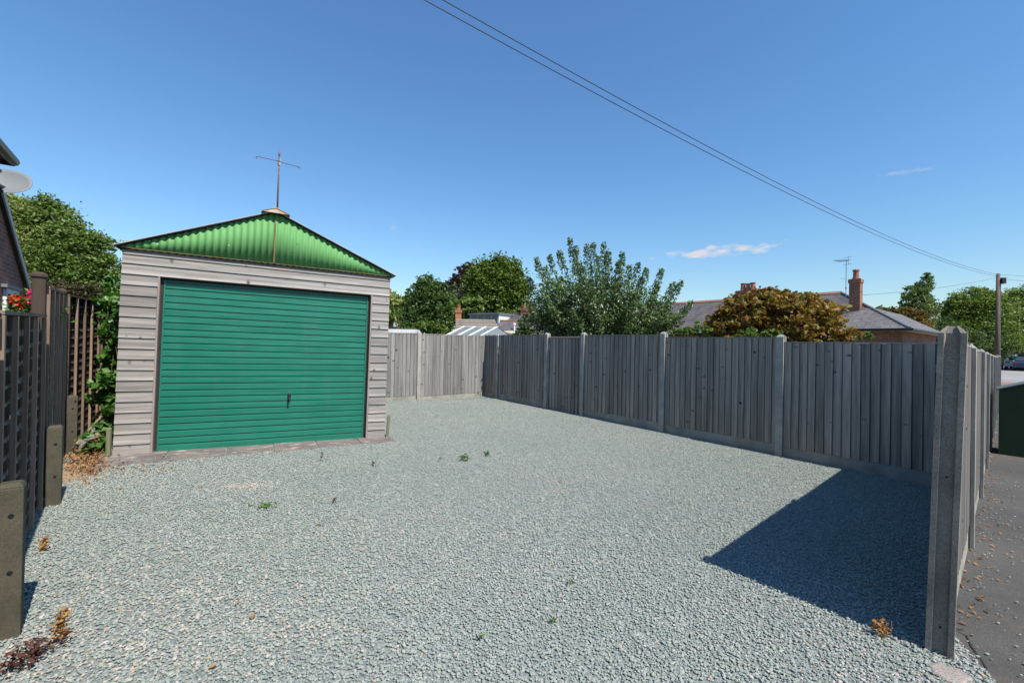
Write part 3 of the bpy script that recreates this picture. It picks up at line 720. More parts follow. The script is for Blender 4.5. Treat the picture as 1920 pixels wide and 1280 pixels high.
b = MB(); b.box(hx-.02, hx+.02, .038, .056, hz-.02, hz+.06); b.tube([(hx, 0.0560, hz), (hx, 0.0000, hz)], .017, 10); b.tube([(hx-.005, -0.0040, hz+.012), (hx+.002, -0.0080, hz-.05)], [.013, .011], 8)
b.build('handle', M['black_metal'], door, bevel=.003)
b = MB(); b.tube([(hx, 0.0540, hz+.082), (hx, 0.0380, hz+.082)], .010, 10); b.tube([(hx, -0.0010, hz), (hx, -0.0170, hz)], .006, 8); b.build('lock', M['chrome'], door)
# gable sheet
RISE = .665; cx = GW/2; b = MB(); vs = []; fs = []; NG = 420; cp = .0765
zb_ = HW-.06
for i in range(NG+1):
    x = GW*i/NG; zt = HW+RISE*(1-abs(x-cx)/cx)+.003; y = -.040+.0078*math.sin(2*pi*x/cp)
    y += -.012*(zt-HW) ; vs += [(x, y, HW-.012), (x, y, zt)]
for i in range(NG): fs.append((2*i, 2*i+2, 2*i+3, 2*i+1))
b.add(vs, fs); gs = b.build('gable_sheet', M['gable'], gar, smooth=True); so = gs.modifiers.new('s', 'SOLIDIFY'); so.thickness = .0012
b = MB(); b.box(cx-.007, cx+.007, -.060, -.050, HW-.01, HW+RISE-.06); b.build('gable_seam', M['rust'], gar)
b = MB(); b.box(0, GW, -.034, -.022, HW-.03, HW-.0125); b.build('gable_sill', M['trim_dark'], gar)
b = MB(); b.box(-.006, GW-.02, -.052, -.049, HW-.018, HW-.010); b.build('drip_edge', M['rust_green'], gar)
# roof slopes, corrugated
for sgn in (-1, 1):
    b = MB(); vs = []; fs = []; ny = 260; ang = math.atan2(RISE, cx); ov = .07
    for i in range(ny+1):
        y = -.088+(GD+.19)*i/ny; dz = .009*math.sin(2*pi*y/.0765)
        vs += [(cx, y, HW+RISE+.02+dz), (cx+sgn*(cx+ov), y, HW-ov*math.tan(ang)+.02+dz)]
    for i in range(ny): fs.append((2*i, 2*i+2, 2*i+3, 2*i+1))
    b.add(vs, fs); o = b.build('roof_slope', M['roof_sheet'], gar, smooth=True); so = o.modifiers.new('s', 'SOLIDIFY'); so.thickness = .0015
    p_ = [Vector((cx, 0, HW+RISE-.012)), Vector((cx+sgn*(cx+ov), 0, HW-ov*math.tan(ang)-.012))]
    b = MB(); b.add([(p.x, y, p.z+.034+dz) for y in (-.094, -.05) for p in p_ for dz in (0, .008)], [(0,2,3,1), (4,5,7,6), (0,1,5,4), (2,6,7,3), (1,3,7,5), (0,4,6,2)])
    b.build('verge_flashing', M['trim_pale'], gar)
b = MB(); t_ = RISE/cx
for sgn in (-1, 1):
    b.add([(cx, y, HW+RISE+.055+dz) for y in (-.115, GD) for dz in (0, .006)]+[(cx+sgn*.17, y, HW+RISE+.055-.17*t_+dz) for y in (-.115, GD) for dz in (0, .006)],
          [(0,1,3,2), (0,4,5,1), (2,3,7,6), (4,6,7,5), (1,5,7,3), (0,2,6,4)])
b.build('ridge_cap', M['rust_cream'], gar)
b = MB(); b.tube([(cx-.165, -.120, HW+RISE-.012), (cx, -.123, HW+RISE+.052), (cx+.165, -.120, HW+RISE-.012)], .008, 6); b.build('ridge_cap_edge', M['rust'], gar)
b = MB(); b.prism([(cx-.165,0), (cx+.165,0), (cx,.078)], 0, .004, T=Matrix(((1,0,0,0),(0,0,-1,-.121),(0,1,0,HW+RISE-.012),(0,0,0,1)))); b.build('ridge_cap_end', M['rust_cream'], gar)
b = MB(); b.box(GW+.002, GW+.02, -.03, .0, HW-.26, HW-.20); b.build('bracket', M['terracotta'], gar)
# weather vane mast on the ridge
vb = gar.matrix_world @ Vector((cx+.015, -.05, HW+RISE+.055))
van = thing('weather_vane', 'rusty mast with crossed arms, its vane lost, on the garage ridge', 'weather vane', vb, math.atan2(gxn.y, gxn.x))
b = MB(); b.tube([(0,0,-.02), (.006,0,.4), (.012,0,.72)], [.011,.010,.008], 8); b.build('mast', M['rust'], van, smooth=True)
b = MB(); b.tube([(.012,0,.60), (.012,0,.69)], .017, 8); b.tube([(.009,0,.655), (.009,0,.665)], .026, 8); b.tube([(.010,0,.615), (.010,0,.622)], .022, 8); b.build('hub', M['trim_pale'], van)
b = MB(); b.tube([(.012,0,.655), (-.25,.02,.672)], .0045, 6); b.tube([(-.25,.02,.672), (-.262,.02,.655), (-.256,.02,.645)], .006, 6); b.build('arm', M['pole_wood'], van)
b = MB(); b.tube([(.012,0,.648), (.26,-.02,.622)], .0045, 6); b.tube([(.235,-.02,.628), (.262,-.02,.605)], .006, 6); b.build('arm', M['pole_wood'], van)
b = MB(); b.tube([(.012,0,.65), (.02,.24,.655)], .0045, 6); b.tube([(.012,0,.65), (.0,-.22,.648)], .0045, 6); b.build('arm', M['pole_wood'], van)
b = MB(); b.tube([(.012,0,.72), (.010,0,.76), (.018,0,.80)], [.008,.014,.005], 8); b.build('finial', M['rust'], van, smooth=True)

# slabs in front of the garage door
path = structure(link('path', None)); path.matrix_world = gar.matrix_world.copy()
sx = [-.1, .52, 1.13, 1.66, 2.19, 2.75, GW+.10]
for i in range(len(sx)-1):
    x0_, x1_ = sx[i]+.007, sx[i+1]-.007
    b = MB(); r0 = random.uniform(-.02,.02)
    fy = lambda x_: -.53+.17*x_/GW+r0; b.prism([(x0_, fy(x0_)), (x0_+(x1_-x0_)*.5, fy(x0_*.5+x1_*.5)-.005), (x1_, fy(x1_)+random.uniform(-.015,.015)), (x1_, .10), (x0_, .10)], -.05, .012+random.uniform(-.003,.004))
    b.build('paving_slab', M['slab'], path, bevel=.005)
# little timber stakes at the garage corners
for (px, pyb, pyt, nm) in ((210, 856, 800, 'short green timber stake at the left foot of the garage'), (724, 818, 777, 'short pale timber stake at the right foot of the garage')):
    q = P(px, pyb); zt = at(px, pyt, q.y).z; b = MB()
    b.prism([(-.02,-.02), (.02,-.02), (.02,.02), (-.02,.02)], -.08, zt-q.z-.012); b.prism([(-.02,-.02), (.02,-.02), (.02,.02), (-.02,.02)], zt-q.z-.012, zt-q.z, top_scale=.6)
    o = b.build('timber_stake', M['stake']); o.location = (q.x-(.0 if px < 400 else -.03), q.y-.05, q.z); o.rotation_euler = (0, .06 if px > 400 else .01, .4); tag(o, nm, 'stake')

# ------------------------------------------------------------------ buildings
def slates(parent, tri, mat, w=.24, h=.2, name='slate_courses', th=.012, clip=None):
    """tri: polygon (3D, planar) with tri[0]->tri[1] the eave; slates in courses laid on it"""
    p = [Vector(q) for q in tri]; ex = (p[1]-p[0]).normalized(); nn = None
    for q in p[2:]:
        c_ = ex.cross(q-p[0])
        if c_.length > 1e-4: nn = c_.normalized(); break
    if nn.z < 0: nn = -nn
    ey = nn.cross(ex); 
    if (p[2]-p[0]).dot(ey) < 0: ey = -ey
    uv = [((q-p[0]).dot(ex), (q-p[0]).dot(ey)) for q in p]; vmax = max(v for u, v in uv)
    b = MB(); v = 0; row = 0
    while v < vmax:
        # span of polygon at mid course
        vm = min(v+h*.5, vmax*.999); xs_ = []
        for i in range(len(uv)):
            (u0, v0), (u1, v1) = uv[i], uv[(i+1) % len(uv)]
            if (v0 > vm) != (v1 > vm): xs_.append(u0+(u1-u0)*(vm-v0)/(v1-v0))
        if len(xs_) >= 2:
            ua, ub = min(xs_), max(xs_); u = ua-(w*.5 if row % 2 else 0)
            while u < ub:
                a0, a1 = max(u+.004, ua), min(u+w-.004, ub)
                if a1-a0 > .02:
                    l0 = th+random.uniform(-.002,.003); 
                    q4 = [(a0, v-.02, l0), (a1, v-.02, l0+random.uniform(-.002,.002)), (a1, v+h, .003), (a0, v+h, .003)]
                    vs = [p[0]+ex*a+ey*bb+nn*c_ for a, bb, c_ in q4]+[p[0]+ex*a+ey*bb for a, bb, c_ in q4[:2]]
                    b.add(vs, [(0,1,2,3), (4,5,1,0)])
                u += w
        v += h; row += 1
    o = stuff(b.build(name, mat, parent)); return o
def chimney(parent, x, y, z0, z1, w, d, bm, pots, pot_h=.35, cap_w=.05):
    b = MB(); b.box(x-w/2, x+w/2, y-d/2, y+d/2, z0, z1-.16); c_ = b.build('chimney', M[bm], parent)
    b = MB(); b.box(x-w/2-cap_w, x+w/2+cap_w, y-d/2-cap_w, y+d/2+cap_w, z1-.159, z1-.02); b.box(x-w/2-cap_w*.5, x+w/2+cap_w*.5, y-d/2-cap_w*.5, y+d/2+cap_w*.5, z1-.019, z1); b.build('chimney_cap', M[bm], c_)
    for px_ in pots:
        b = MB(); b.tube([(x+px_, y, z1), (x+px_, y, z1+pot_h*.15), (x+px_, y, z1+pot_h*.2), (x+px_, y, z1+pot_h*.8), (x+px_, y, z1+pot_h*.82), (x+px_, y, z1+pot_h)], [.13,.13,.105,.095,.12,.12], 12); b.build('chimney_pot', M['terracotta'], c_)
    return c_
# right-hand bungalow: local x along the street, y away
E = at(1706, 615, 16.0); hz0 = g(E.x)
rh = thing('bungalow', 'red brick bungalow with a slate hipped roof behind the side fence', 'house', (E.x, E.y, hz0), RZ)
ez = E.z-hz0
print('eave', ez)
o_ = .25
b = MB(); b.box(o_, 7, o_, 3-o_, 0, ez-.09); b.box(.6+o_, 5.6, 3-o_, 16, 0, ez-.09); b.build('wall', M['brick_red'], rh)
ap = (1.5, 1.5, ez+.93); wr = (7.25, 1.5, ez+.93)
ri = (3.1, 2.9, ez+1.78); rj = (3.1, 15.6, ez+1.78); c1 = (.6, 2.2, ez+.02)
b = MB()
b.add([(0,0,ez), (0,3,ez), ap], [(0,1,2)]); b.add([(0,0,ez), (7.25,0,ez), wr, ap], [(0,1,2,3)]); b.add([(0,3,ez), (7.25,3,ez), wr, ap], [(3,2,1,0)])
b.add([c1, (.6,16.2,ez+.02), rj, ri], [(0,1,2,3)]); b.add([c1, (5.6,2.2,ez+.02), ri], [(0,1,2)]); b.add([(5.6,2.2,ez+.02), (5.6,16.2,ez+.02), rj, ri], [(3,2,1,0)])
b.add([(.6,2.95,ez+.03), ap, ri], [(0,1,2)]); b.add([ap, (5.6,2.2,ez+.02), ri], [(0,1,2)])
rf = b.build('roof', M['slate'], rh)
slates(rf, [(0,3,ez), (0,0,ez), ap], M['slate_light'], .26, .17)
slates(rf, [(0,0,ez), (7.25,0,ez), wr, ap], M['slate_light'], .3, .2)
slates(rf, [(.6,16.2,ez+.02), c1, ri, rj], M['slate'], .3, .2)
yy = 2.9
while yy < 15.5:
    b = MB(); b.add([(3.1-.12, yy+.005, ez+1.74), (3.1, yy+.005, ez+1.83), (3.1+.12, yy+.005, ez+1.74), (3.1-.12, yy+.44, ez+1.74), (3.1, yy+.44, ez+1.83), (3.1+.12, yy+.44, ez+1.74)], [(0,1,4,3), (1,2,5,4), (0,2,1), (3,4,5)])
    b.build('ridge_tile', M['ridge_red'], rf); yy += .45
for pa, pb_ in (((0,0,ez), ap), (ap, ri)):
    b = MB(); b.tube([Vector(pa)+Vector((0,0,.02)), Vector(pb_)+Vector((0,0,.02))], .05, 6); b.build('hip_flashing', M['lead'], rf)
b = MB(); b.box(-.015, .004, 0, 3, ez-.10, ez-.012); b.box(0.005, 7.2, -.015, .004, ez-.10, ez-.012); b.box(.59, .608, 3.01, 16, ez-.09, ez); b.build('fascia', M['white_paint'], rh)
b = MB(); b.tube([(-.06, -.06, ez-.04), (-.06, 3, ez-.04)], .05, 8); b.tube([(-.06, -.06, ez-.04), (7.2, -.06, ez-.04)], .05, 8); b.build('gutter', M['black_metal'], rh)
b = MB(); b.box(.005, o_-.002, .005, 2.9, ez-.098, ez-.085); b.box(.26, 7, .005, o_-.002, ez-.098, ez-.085); b.build('soffit', M['white_paint'], rh)
chimney(rh, 1.62, 2.0, ez+.3, at(1625, 522, 18.3).z-hz0, .38, .38, 'brick_red', [0], .4, .03)
chimney(rh, 3.1, 7.0, ez+1.2, at(1392, 545, 23.5).z-hz0, .55, .95, 'brick_red', [-.0], .38)
b = MB()
c2 = [o for o in rh.children if o.name.startswith('chimney')][1]
for dy in (-.25, .25):
    b = MB(); z1 = at(1392, 545, 23.5).z-hz0; b.tube([(3.1, 7.0+dy, z1), (3.1, 7.0+dy, z1+.1), (3.1, 7.0+dy, z1+.3), (3.1, 7.0+dy, z1+.4)], [.15,.13,.11,.14], 12); b.build('chimney_pot', M['terracotta'], c2)
for y0_ in (.7, 5.5, 9):
    xw = o_ if y0_ < 3 else .6+o_
    b = MB(); b.box(xw-.03, xw+.02, y0_, y0_+1.4, .9, 2.05); wn_ = b.build('window', M['white_paint'], rh)
    for j in (0, 1):
        b = MB(); b.box(xw-.036, xw-.028, y0_+.06+j*.68, y0_+.66+j*.68, .97, 1.98); b.build('pane', M['glass'], wn_)
# TV aerial on its chimney
def aerial(loc, rz, h, label, n=7):
    t = thing('tv_aerial', label, 'aerial', loc, rz)
    b = MB(); b.tube([(0,0,-.6), (0,0,h)], .014, 6); b.build('mast', M['lead'], t)
    b = MB(); b.tube([(-.55,0,h-.06), (.12,0,h-.06)], .010, 6); b.build('boom', M['lead'], t)
    b = MB()
    for i in range(n): b.tube([(-.5+i*.08,-.16-.02*i,h-.06), (-.5+i*.08,.16+.02*i,h-.06)], .005, 4)
    b.tube([(.1,0,h-.22), (.1,0,h+.14)], .008, 4); b.tube([(.06,-.2,h+.1), (.06,.2,h+.1)], .006, 4); b.tube([(.06,-.2,h-.2), (.06,.2,h-.2)], .006, 4)
    b.build('element', M['lead'], t); return t
q = rh.matrix_basis @ Vector((0,0,0)); Rr = Matrix.Translation(rh.location) @ Matrix.Rotation(RZ, 4, 'Z')
aq = Rr @ Vector((1.38, 2.28, at(1613, 530, 18.5).z-hz0))
ta = aerial(aq, .15, at(1613, 487, aq.y).z-aq.z, 'grey television aerial on a mast beside the tall brick chimney')
b = MB(); b.tube([(-.25, 0, .18), (.02, 0, .18)], .008, 5); b.box(-.02, .02, -.02, .02, -.25, -.18); b.build('side_arm', M['lead'], ta)

# middle bungalow with dormer
hm = at(945, 640, 34); hm.z = g(hm.x)
mh = thing('bungalow', 'slate roofed bungalow with a white sided dormer, far behind the back fence', 'house', hm, -math.radians(30))
rz_ = at(925, 586, 36).z-hm.z; e_ = 2.35
b = MB(); b.box(-4, 4.6, .3, 6.7, 0, e_-.02); b.build('wall', M['brick_red'], mh)
b = MB(); b.add([(-4.2,0,e_), (4.8,0,e_), (4.8,3.5,rz_), (-4.2,3.5,rz_), (-4.2,7,e_), (4.8,7,e_)], [(0,1,2,3), (3,2,5,4)]); b.add([(-4,.3,e_), (-4,6.7,e_), (-4,3.5,rz_-.05)], [(0,1,2)]); b.add([(4.6,.3,e_), (4.6,6.7,e_), (4.6,3.5,rz_-.05)], [(2,1,0)])
rf = b.build('roof', M['slate_dark'], mh)
slates(rf, [(-4.2,0,e_), (4.8,0,e_), (4.8,3.5,rz_), (-4.2,3.5,rz_)], M['slate_dark'], .35, .25)
b = MB(); b.tube([(-4.2,3.5,rz_+.02), (4.8,3.5,rz_+.02)], .07, 6); b.build('ridge', M['slate'], rf)
dz0, dz1 = e_+(rz_-e_)*.3, rz_-.08; dx0, dx1 = -4.0, -1.15
b = MB(); b.box(dx0, dx1-.02, 1.05, 3.3, dz0-.1, dz1-.07); dm = b.build('dormer', M['grey_paint'], mh)
b = MB(); b.add([(dx1, 1.05, dz0-.1), (dx1, 3.4, dz1-.05), (dx1, 1.05, dz1-.06), (dx1-.018, 1.05, dz0-.1), (dx1-.018, 3.4, dz1-.05), (dx1-.018, 1.05, dz1-.06)], [(0,1,2), (5,4,3), (0,2,5,3), (0,3,4,1)]); b.build('cheek', M['white_paint'], dm)
b = MB(); b.box(dx0-.12, dx1+.12, .9, 3.4, dz1-.059, dz1+.03); b.build('dormer_roof', M['lead'], dm)
for i in range(4):
    b = MB(); b.box(dx0+.15+i*.68, dx0+.68+i*.68, 1.028, 1.047, dz0+.05, dz1-.13); b.build('pane', M['glass'], dm)
chimney(mh, .1, 3.5, rz_-.3, at(947, 578, 36).z-hm.z+.1, .95, .5, 'brick_orange', [-.28, .28], .35)
# lower slate roof with red ridge
hl = at(955, 640, 27); hl.z = g(hl.x)
lh = thing('outbuilding', 'low slate roofed extension with a red ridge, in front of the dormer bungalow', 'outbuilding', hl, -math.radians(8))
r1 = at(955, 602, 29).z-hl.z; e1 = r1-1.0
b = MB(); b.box(-.8, 1.9, .15, 3.8, 0, e1-.01); b.build('wall', M['brick_orange'], lh)
b = MB(); b.add([(-.95,0,e1), (2.1,0,e1), (2.1,2,r1), (-.95,2,r1), (-.95,4,e1), (2.1,4,e1)], [(0,1,2,3), (3,2,5,4)]); b.add([(-.9,.1,e1), (-.9,3.9,e1), (-.9,2,r1-.03)], [(0,1,2)]); b.add([(2.05,.1,e1), (2.05,3.9,e1), (2.05,2,r1-.03)], [(2,1,0)])
rf = b.build('roof', M['slate_dark'], lh); slates(rf, [(-.95,0,e1), (2.1,0,e1), (2.1,2,r1), (-.95,2,r1)], M['slate'], .3, .22)
b = MB(); b.tube([(-.95,2,r1+.02), (2.1,2,r1+.02)], .07, 6); b.build('ridge', M['ridge_red'], rf)
vq = at(964, 618, 27.6)-Vector(hl); vq = Matrix.Rotation(math.radians(8), 3, 'Z') @ vq
b = MB(); b.tube([(vq.x, vq.y+.1, vq.z-.15), (vq.x, vq.y+.1, vq.z+.32)], .05, 8); b.box(vq.x-.14, vq.x+.14, vq.y, vq.y+.2, vq.z-.13, vq.z-.09); b.tube([(vq.x, vq.y+.1, vq.z+.32), (vq.x, vq.y+.1, vq.z+.42)], [.1,.07], 8); b.build('flue', M['white_paint'], lh)
# brown tiled roof
ht = at(890, 640, 22); ht.z = g(ht.x)
tb = thing('outbuilding', 'low outbuilding with a weathered brown tiled roof, behind the glazed roof', 'outbuilding', ht, math.radians(2))
r2 = at(890, 602, 24).z-ht.z; e2 = r2-.95
xa = at(848, 640, 22).x-ht.x; xb = at(948, 640, 22).x-ht.x
b = MB(); b.box(xa+.1, xb-.1, .1, 3.9, 0, e2-.01); b.build('wall', M['brick_orange'], tb)
b = MB(); b.add([(xa,0,e2), (xb,0,e2), (xb-.55,2,r2), (xa,2,r2), (xa,4,e2), (xb,4,e2)], [(0,1,2,3), (3,2,5,4), (1,5,2)]); b.add([(xa+.05,0.1,e2), (xa+.05,3.9,e2), (xa+.05,2,r2-.02)], [(0,1,2)])
rf = b.build('roof', M['tile_brown'], tb); slates(rf, [(xa,0,e2), (xb,0,e2), (xb-.55,2,r2), (xa,2,r2)], M['tile_brown'], .33, .32, 'tile_courses', .05)
b = MB(); b.tube([(xa,2,r2+.02), (xb-.55,2,r2+.02)], .08, 6); b.build('ridge', M['tile_brown'], rf)
cq = at(862, 597, 24.2)-Vector(ht); chimney(tb, cq.x, cq.y+.1, r2-.5, at(862, 581, 24.2).z-ht.z, .3, .35, 'brick_orange', [0], .25, .03)
# glazed roof (conservatory) just behind the back fence
hc_ = at(885, 640, 15.5); hc_.z = g(hc_.x)
cs = thing('conservatory', 'glazed lean-to with white roof bars showing just above the back fence', 'conservatory', hc_, 0)
r3 = at(940-40, 613, 16.4).z-hc_.z; e3 = at(885, 632, 15.5).z-hc_.z
xl = at(832, 640, 15.5).x-hc_.x; xr = at(897, 640, 15.5).x-hc_.x; sk_ = .58
b = MB(); b.box(xl, xr+.3, .0, .05, 0, .75); b.box(xl, xl+.05, .051, 2.4, 0, .75); b.box(xr+.25, xr+.3, .051, 2.4, 0, .75); b.build('base_wall', M['brick_red'], cs)
b = MB()
for i in range(5): b.box(xl+i*(xr+.24-xl)/4, xl+.05+i*(xr+.24-xl)/4, .0, .05, .751, e3-.03)
b.build('frame', M['white_paint'], cs)
for i in range(4): 
    b = MB(); b.box(xl+.055+i*(xr+.24-xl)/4, xl-.005+(i+1)*(xr+.24-xl)/4, .02, .03, .76, e3-.035); b.build('pane', M['glass'], cs)
wq = (xr-xl)/3
for i in range(4):
    x0_ = xl+i*wq; b = MB()
    A_, B_ = Vector((x0_, 0, e3)), Vector((x0_+sk_*1.0, 1.0, r3))
    b.add([A_+Vector((0,-.02,0)), A_+Vector((.045,-.02,0)), B_+Vector((.045,0,0)), B_, A_+Vector((0,-.02,.04)), A_+Vector((.045,-.02,.04)), B_+Vector((.045,0,.04)), B_+Vector((0,0,.04))], [(3,2,1,0), (4,5,6,7), (0,1,5,4), (1,2,6,5), (2,3,7,6), (3,0,4,7)])
    b.build('roof_bar', M['white_paint'], cs)
    if i < 3:
        b = MB(); b.add([A_+Vector((.046,0,.012)), A_+Vector((wq-.001,0,.012)), B_+Vector((wq-.001,0,.012)), B_+Vector((.046,0,.012))], [(0,1,2,3)]); b.build('roof_pane', M['roof_glass'], cs)
b = MB(); Bl, Br = Vector((xl+sk_, 1.0, r3)), Vector((xr+sk_+.07, 1.0, r3)); b.tube([Bl, Br], .03, 6); b.build('ridge_bar', M['grey_paint'], cs)
b = MB(); A_ = Vector((xr+.071, 0, e3)); b.add([A_, A_+Vector((1.15,.9,-.0)), Br], [(0,1,2)]); b.build('hip_pane', M['roof_glass'], cs)
b = MB(); b.tube([Br, A_+Vector((1.15,.9,0))], .022, 6); b.build('hip_bar', M['trim_dark'], cs)
b = MB(); b.add([(xl, 2.4, 0), (xr+1.2, 2.4, 0), (xr+1.2, 2.4, e3), (xl, 2.4, e3)], [(0,1,2,3)]); b.add([Bl, Br, (xr+1.2, 2.4, e3), (xl, 2.4, e3)], [(0,1,2,3)]); b.build('back_wall', M['roof_glass'], cs)
b = MB(); A_ = at(948, 622, 17)-Vector(hc_); b.add([A_, A_+Vector((.75,0,-.10)), A_+Vector((.65,.8,.06)), A_+Vector((-.1,.8,.06)), A_+Vector((0,0,-.02)), A_+Vector((.75,0,-.12))], [(0,1,2,3), (4,5,1,0)])
b.tube([A_+Vector((0.02,.02,0)), Vector((A_.x+.02, A_.y+.02, 0))], .02, 6); b.tube([A_+Vector((.7,.02,-.1)), Vector((A_.x+.7, A_.y+.02, 0))], .02, 6)
aw = b.build('garden_awning', M['fabric']); aw.location = hc_; tag(aw, 'small pale yellow awning on poles, right of the glazed roof', 'awning')
# brick gable and white flat roof left
hg = at(755, 640, 30); hg.z = g(hg.x)
bh = thing('brick_house', 'small red brick gable end between trees, just right of the garage', 'house', hg, -math.radians(25))
r4 = at(765, 592, 30).z-hg.z
b = MB(); b.prism([(-1.6, 0), (1.3, 0), (1.3, 4), (-1.6, 4)], 0, r4-1.0); b.add([(-1.6,0,r4-1.0), (1.3,0,r4-1.0), (.1,0,r4)], [(0,1,2)]); b.build('wall', M['brick_red'], bh)
b = MB(); b.add([(-1.75,-.12,r4-1.05), (.1,-.12,r4+.05), (1.45,-.12,r4-1.05), (-1.75,4.1,r4-1.05), (.1,4.1,r4+.05), (1.45,4.1,r4-1.05)], [(0,1,4,3), (1,2,5,4)]); b.build('roof', M['tile_brown'], bh)
b = MB(); b.box(-.75, -.45, -.08, -.005, r4-.75, r4-.45); b.build('vent', M['white_paint'], bh)
hs = at(752, 640, 14.5); hs.z = g(hs.x)
sh = thing('shed', 'flat roofed shed with a white fascia showing above the back fence by the garage', 'shed', hs, 0)
zt = at(752, 617, 14.5).z-hs.z; w_ = 26*14.5/F
b = MB(); b.box(-1.1, w_-.05, .05, 2.2, 0, zt-.12); b.build('wall', simple('blue_wall', (.25,.33,.42), (.2,.27,.35), 3, .6), sh)
b = MB(); b.box(-1.15, w_, 0, 2.3, zt-.119, zt); b.build('roof_edge', M['white_paint'], sh)
b = MB(); b.box(-.5, .2, .03, .052, .1, zt-.25); b.build('door', M['white_paint'], sh)

# left house: local x along the left fence (away), local y to the left
Fp = at(45, 540, 9.0); hlf = Matrix.Rotation(-.075, 3, 'Z') @ lf; hln = Matrix.Rotation(-.075, 3, 'Z') @ ln
lh2 = thing('brick_house', 'dark red brick house with a white edged gable behind the left fence', 'house', (Fp.x, Fp.y, g(Fp.x)), LRZ-.075)
fz = Fp.z-g(Fp.x)
def hl_pt(px, py):   # point on the gable plane seen at a pixel
    d = ray(px, py); n_ = Vector((hln.x, hln.y, 0)); t_ = (Vector((Fp.x, Fp.y, 0))-Vector((0,0,0))).dot(n_)/d.dot(n_); q_ = d*t_+Vector((0,0,HC)); r_ = q_-Vector((Fp.x, Fp.y, g(Fp.x))); return r_.dot(hlf), r_.z
u1, v1 = hl_pt(0, 385); pitch = (v1-fz)/(-u1); print('gable', u1, v1, 'pitch', math.degrees(math.atan(pitch)))
half = 2.9; apz = fz+pitch*half
b = MB(); b.add([(0,0,0), (-2*half,0,0), (-2*half,0,fz), (-half,0,apz), (0,0,fz), (0,5,0), (-2*half,5,0), (-2*half,5,fz), (-half,5,apz), (0,5,fz)], [(0,1,2,3,4), (5,9,8,7,6), (0,4,9,5), (1,6,7,2), (4,3,8,9), (3,2,7,8)])
b.build('wall', M['brick_left'], lh2)
b = MB(); pe = .05
b.add([(pe,-.06,fz-pe*pitch+.06), (-half,-.06,apz+.06), (-half,5,apz+.06), (pe,5,fz-pe*pitch+.06), (-2*half-pe,-.06,fz-pe*pitch+.06), (-2*half-pe,5,fz-pe*pitch+.06)]+[(x, y, z+.04) for x, y, z in ((pe,-.06,fz-pe*pitch+.06), (-half,-.06,apz+.06), (-half,5,apz+.06), (pe,5,fz-pe*pitch+.06), (-2*half-pe,-.06,fz-pe*pitch+.06), (-2*half-pe,5,fz-pe*pitch+.06))],
      [(0,1,2,3), (1,4,5,2), (6,9,8,7), (7,8,11,10), (0,6,7,1), (1,7,10,4), (0,3,9,6), (2,8,9,3), (5,11,8,2), (4,10,11,5)])
b.build('roof', M['slate_dark'], lh2)
for sg, xe in ((1, pe), (-1, -2*half-pe)):
    b = MB(); b.add([(xe,-.085,fz-pe*pitch-.03), (-half,-.085,apz-.03), (-half,-.085,apz+.11), (xe,-.085,fz-pe*pitch+.11), (xe,-.062,fz-pe*pitch-.03), (-half,-.062,apz-.03), (-half,-.062,apz+.11), (xe,-.062,fz-pe*pitch+.11)], [(0,1,2,3), (7,6,5,4), (0,4,5,1), (3,2,6,7), (0,3,7,4), (1,5,6,2)]); b.build('bargeboard', M['grey_paint'], lh2)
wu0, wv0 = hl_pt(28, 592); wu1, wv1 = hl_pt(5, 542)
wx0, wx1, wz0, wz1 = wu1, wu0, min(wv0, wv1)-.55, wv1+.03
print('win', wx0, wx1, wz0, wz1)
b = MB(); b.box(wx0, wx1, -.05, -.002, wz0, wz1); wn_ = b.build('window', M['white_paint'], lh2)
for i in range(2):
    for j in range(3):
        b = MB(); ww = (wx1-wx0-.12)/2; hh = (wz1-wz0-.12)/3; b.box(wx0+.07+i*(ww+.0), wx0+.02+(i+1)*ww, -.056, -.048, wz0+.07+j*hh, wz0+.02+(j+1)*hh); b.build('pane', M['glass'], wn_)
b = MB(); b.box(wx0-.12, wx1+.1, -.08, -.003, wz1+.002, wz1+.06); b.build('lintel', M['lead'], wn_)
# nearer roof corner with gutter, over the dish
tip = at(14, 291, 5.5); tl = Vector((tip.x, tip.y, tip.z))-Vector((Fp.x, Fp.y, g(Fp.x))); tx, ty, tz = tl.dot(hlf), -tl.dot(hln), tl.z
b = MB(); b.box(tx-4.5, tx-.35, ty+.42, ty+4, 0, tz-.05); b.build('wall', M['brick_left'], lh2)
b = MB(); b.add([(tx-4.9,ty,tz), (tx,ty,tz), (tx-.9,ty+2.2,tz+.75), (tx-4.9,ty+2.2,tz+.75), (tx,ty+4.4,tz), (tx-4.9,ty+4.4,tz)]+[(x, y, z-.07) for x, y, z in ((tx-4.9,ty,tz), (tx,ty,tz), (tx,ty+4.4,tz), (tx-4.9,ty+4.4,tz))], [(0,1,2,3), (1,4,2), (3,2,4,5), (0,6,7,1), (1,7,8,4), (9,8,7,6)])
b.build('porch_roof', M['slate_dark'], lh2)
b = MB(); b.tube([(tx-4.9,ty-.05,tz-.06), (tx+.03,ty-.05,tz-.06)], .055, 8); b.tube([(tx+.05,ty-.05,tz-.06), (tx+.05,ty+4.4,tz-.06)], .055, 8); b.build('gutter', M['black_metal'], lh2)
b = MB(); b.tube([(tx-.25,ty+.12,tz-.09), (tx-.42,ty+.38,tz-.45), (tx-.42,ty+.38,.1)], .035, 8); b.build('downpipe', M['black_metal'], lh2)
# bird spikes
b = MB()
for i in range(14): b.tube([(tx-.1-i*.05, ty+.25, tz+.10), (tx-.1-i*.05+random.uniform(-.04,.04), ty+.2+random.uniform(-.05,.05), tz+.24)], .003, 3)
b.build('gutter_spikes', M['lead'], lh2)
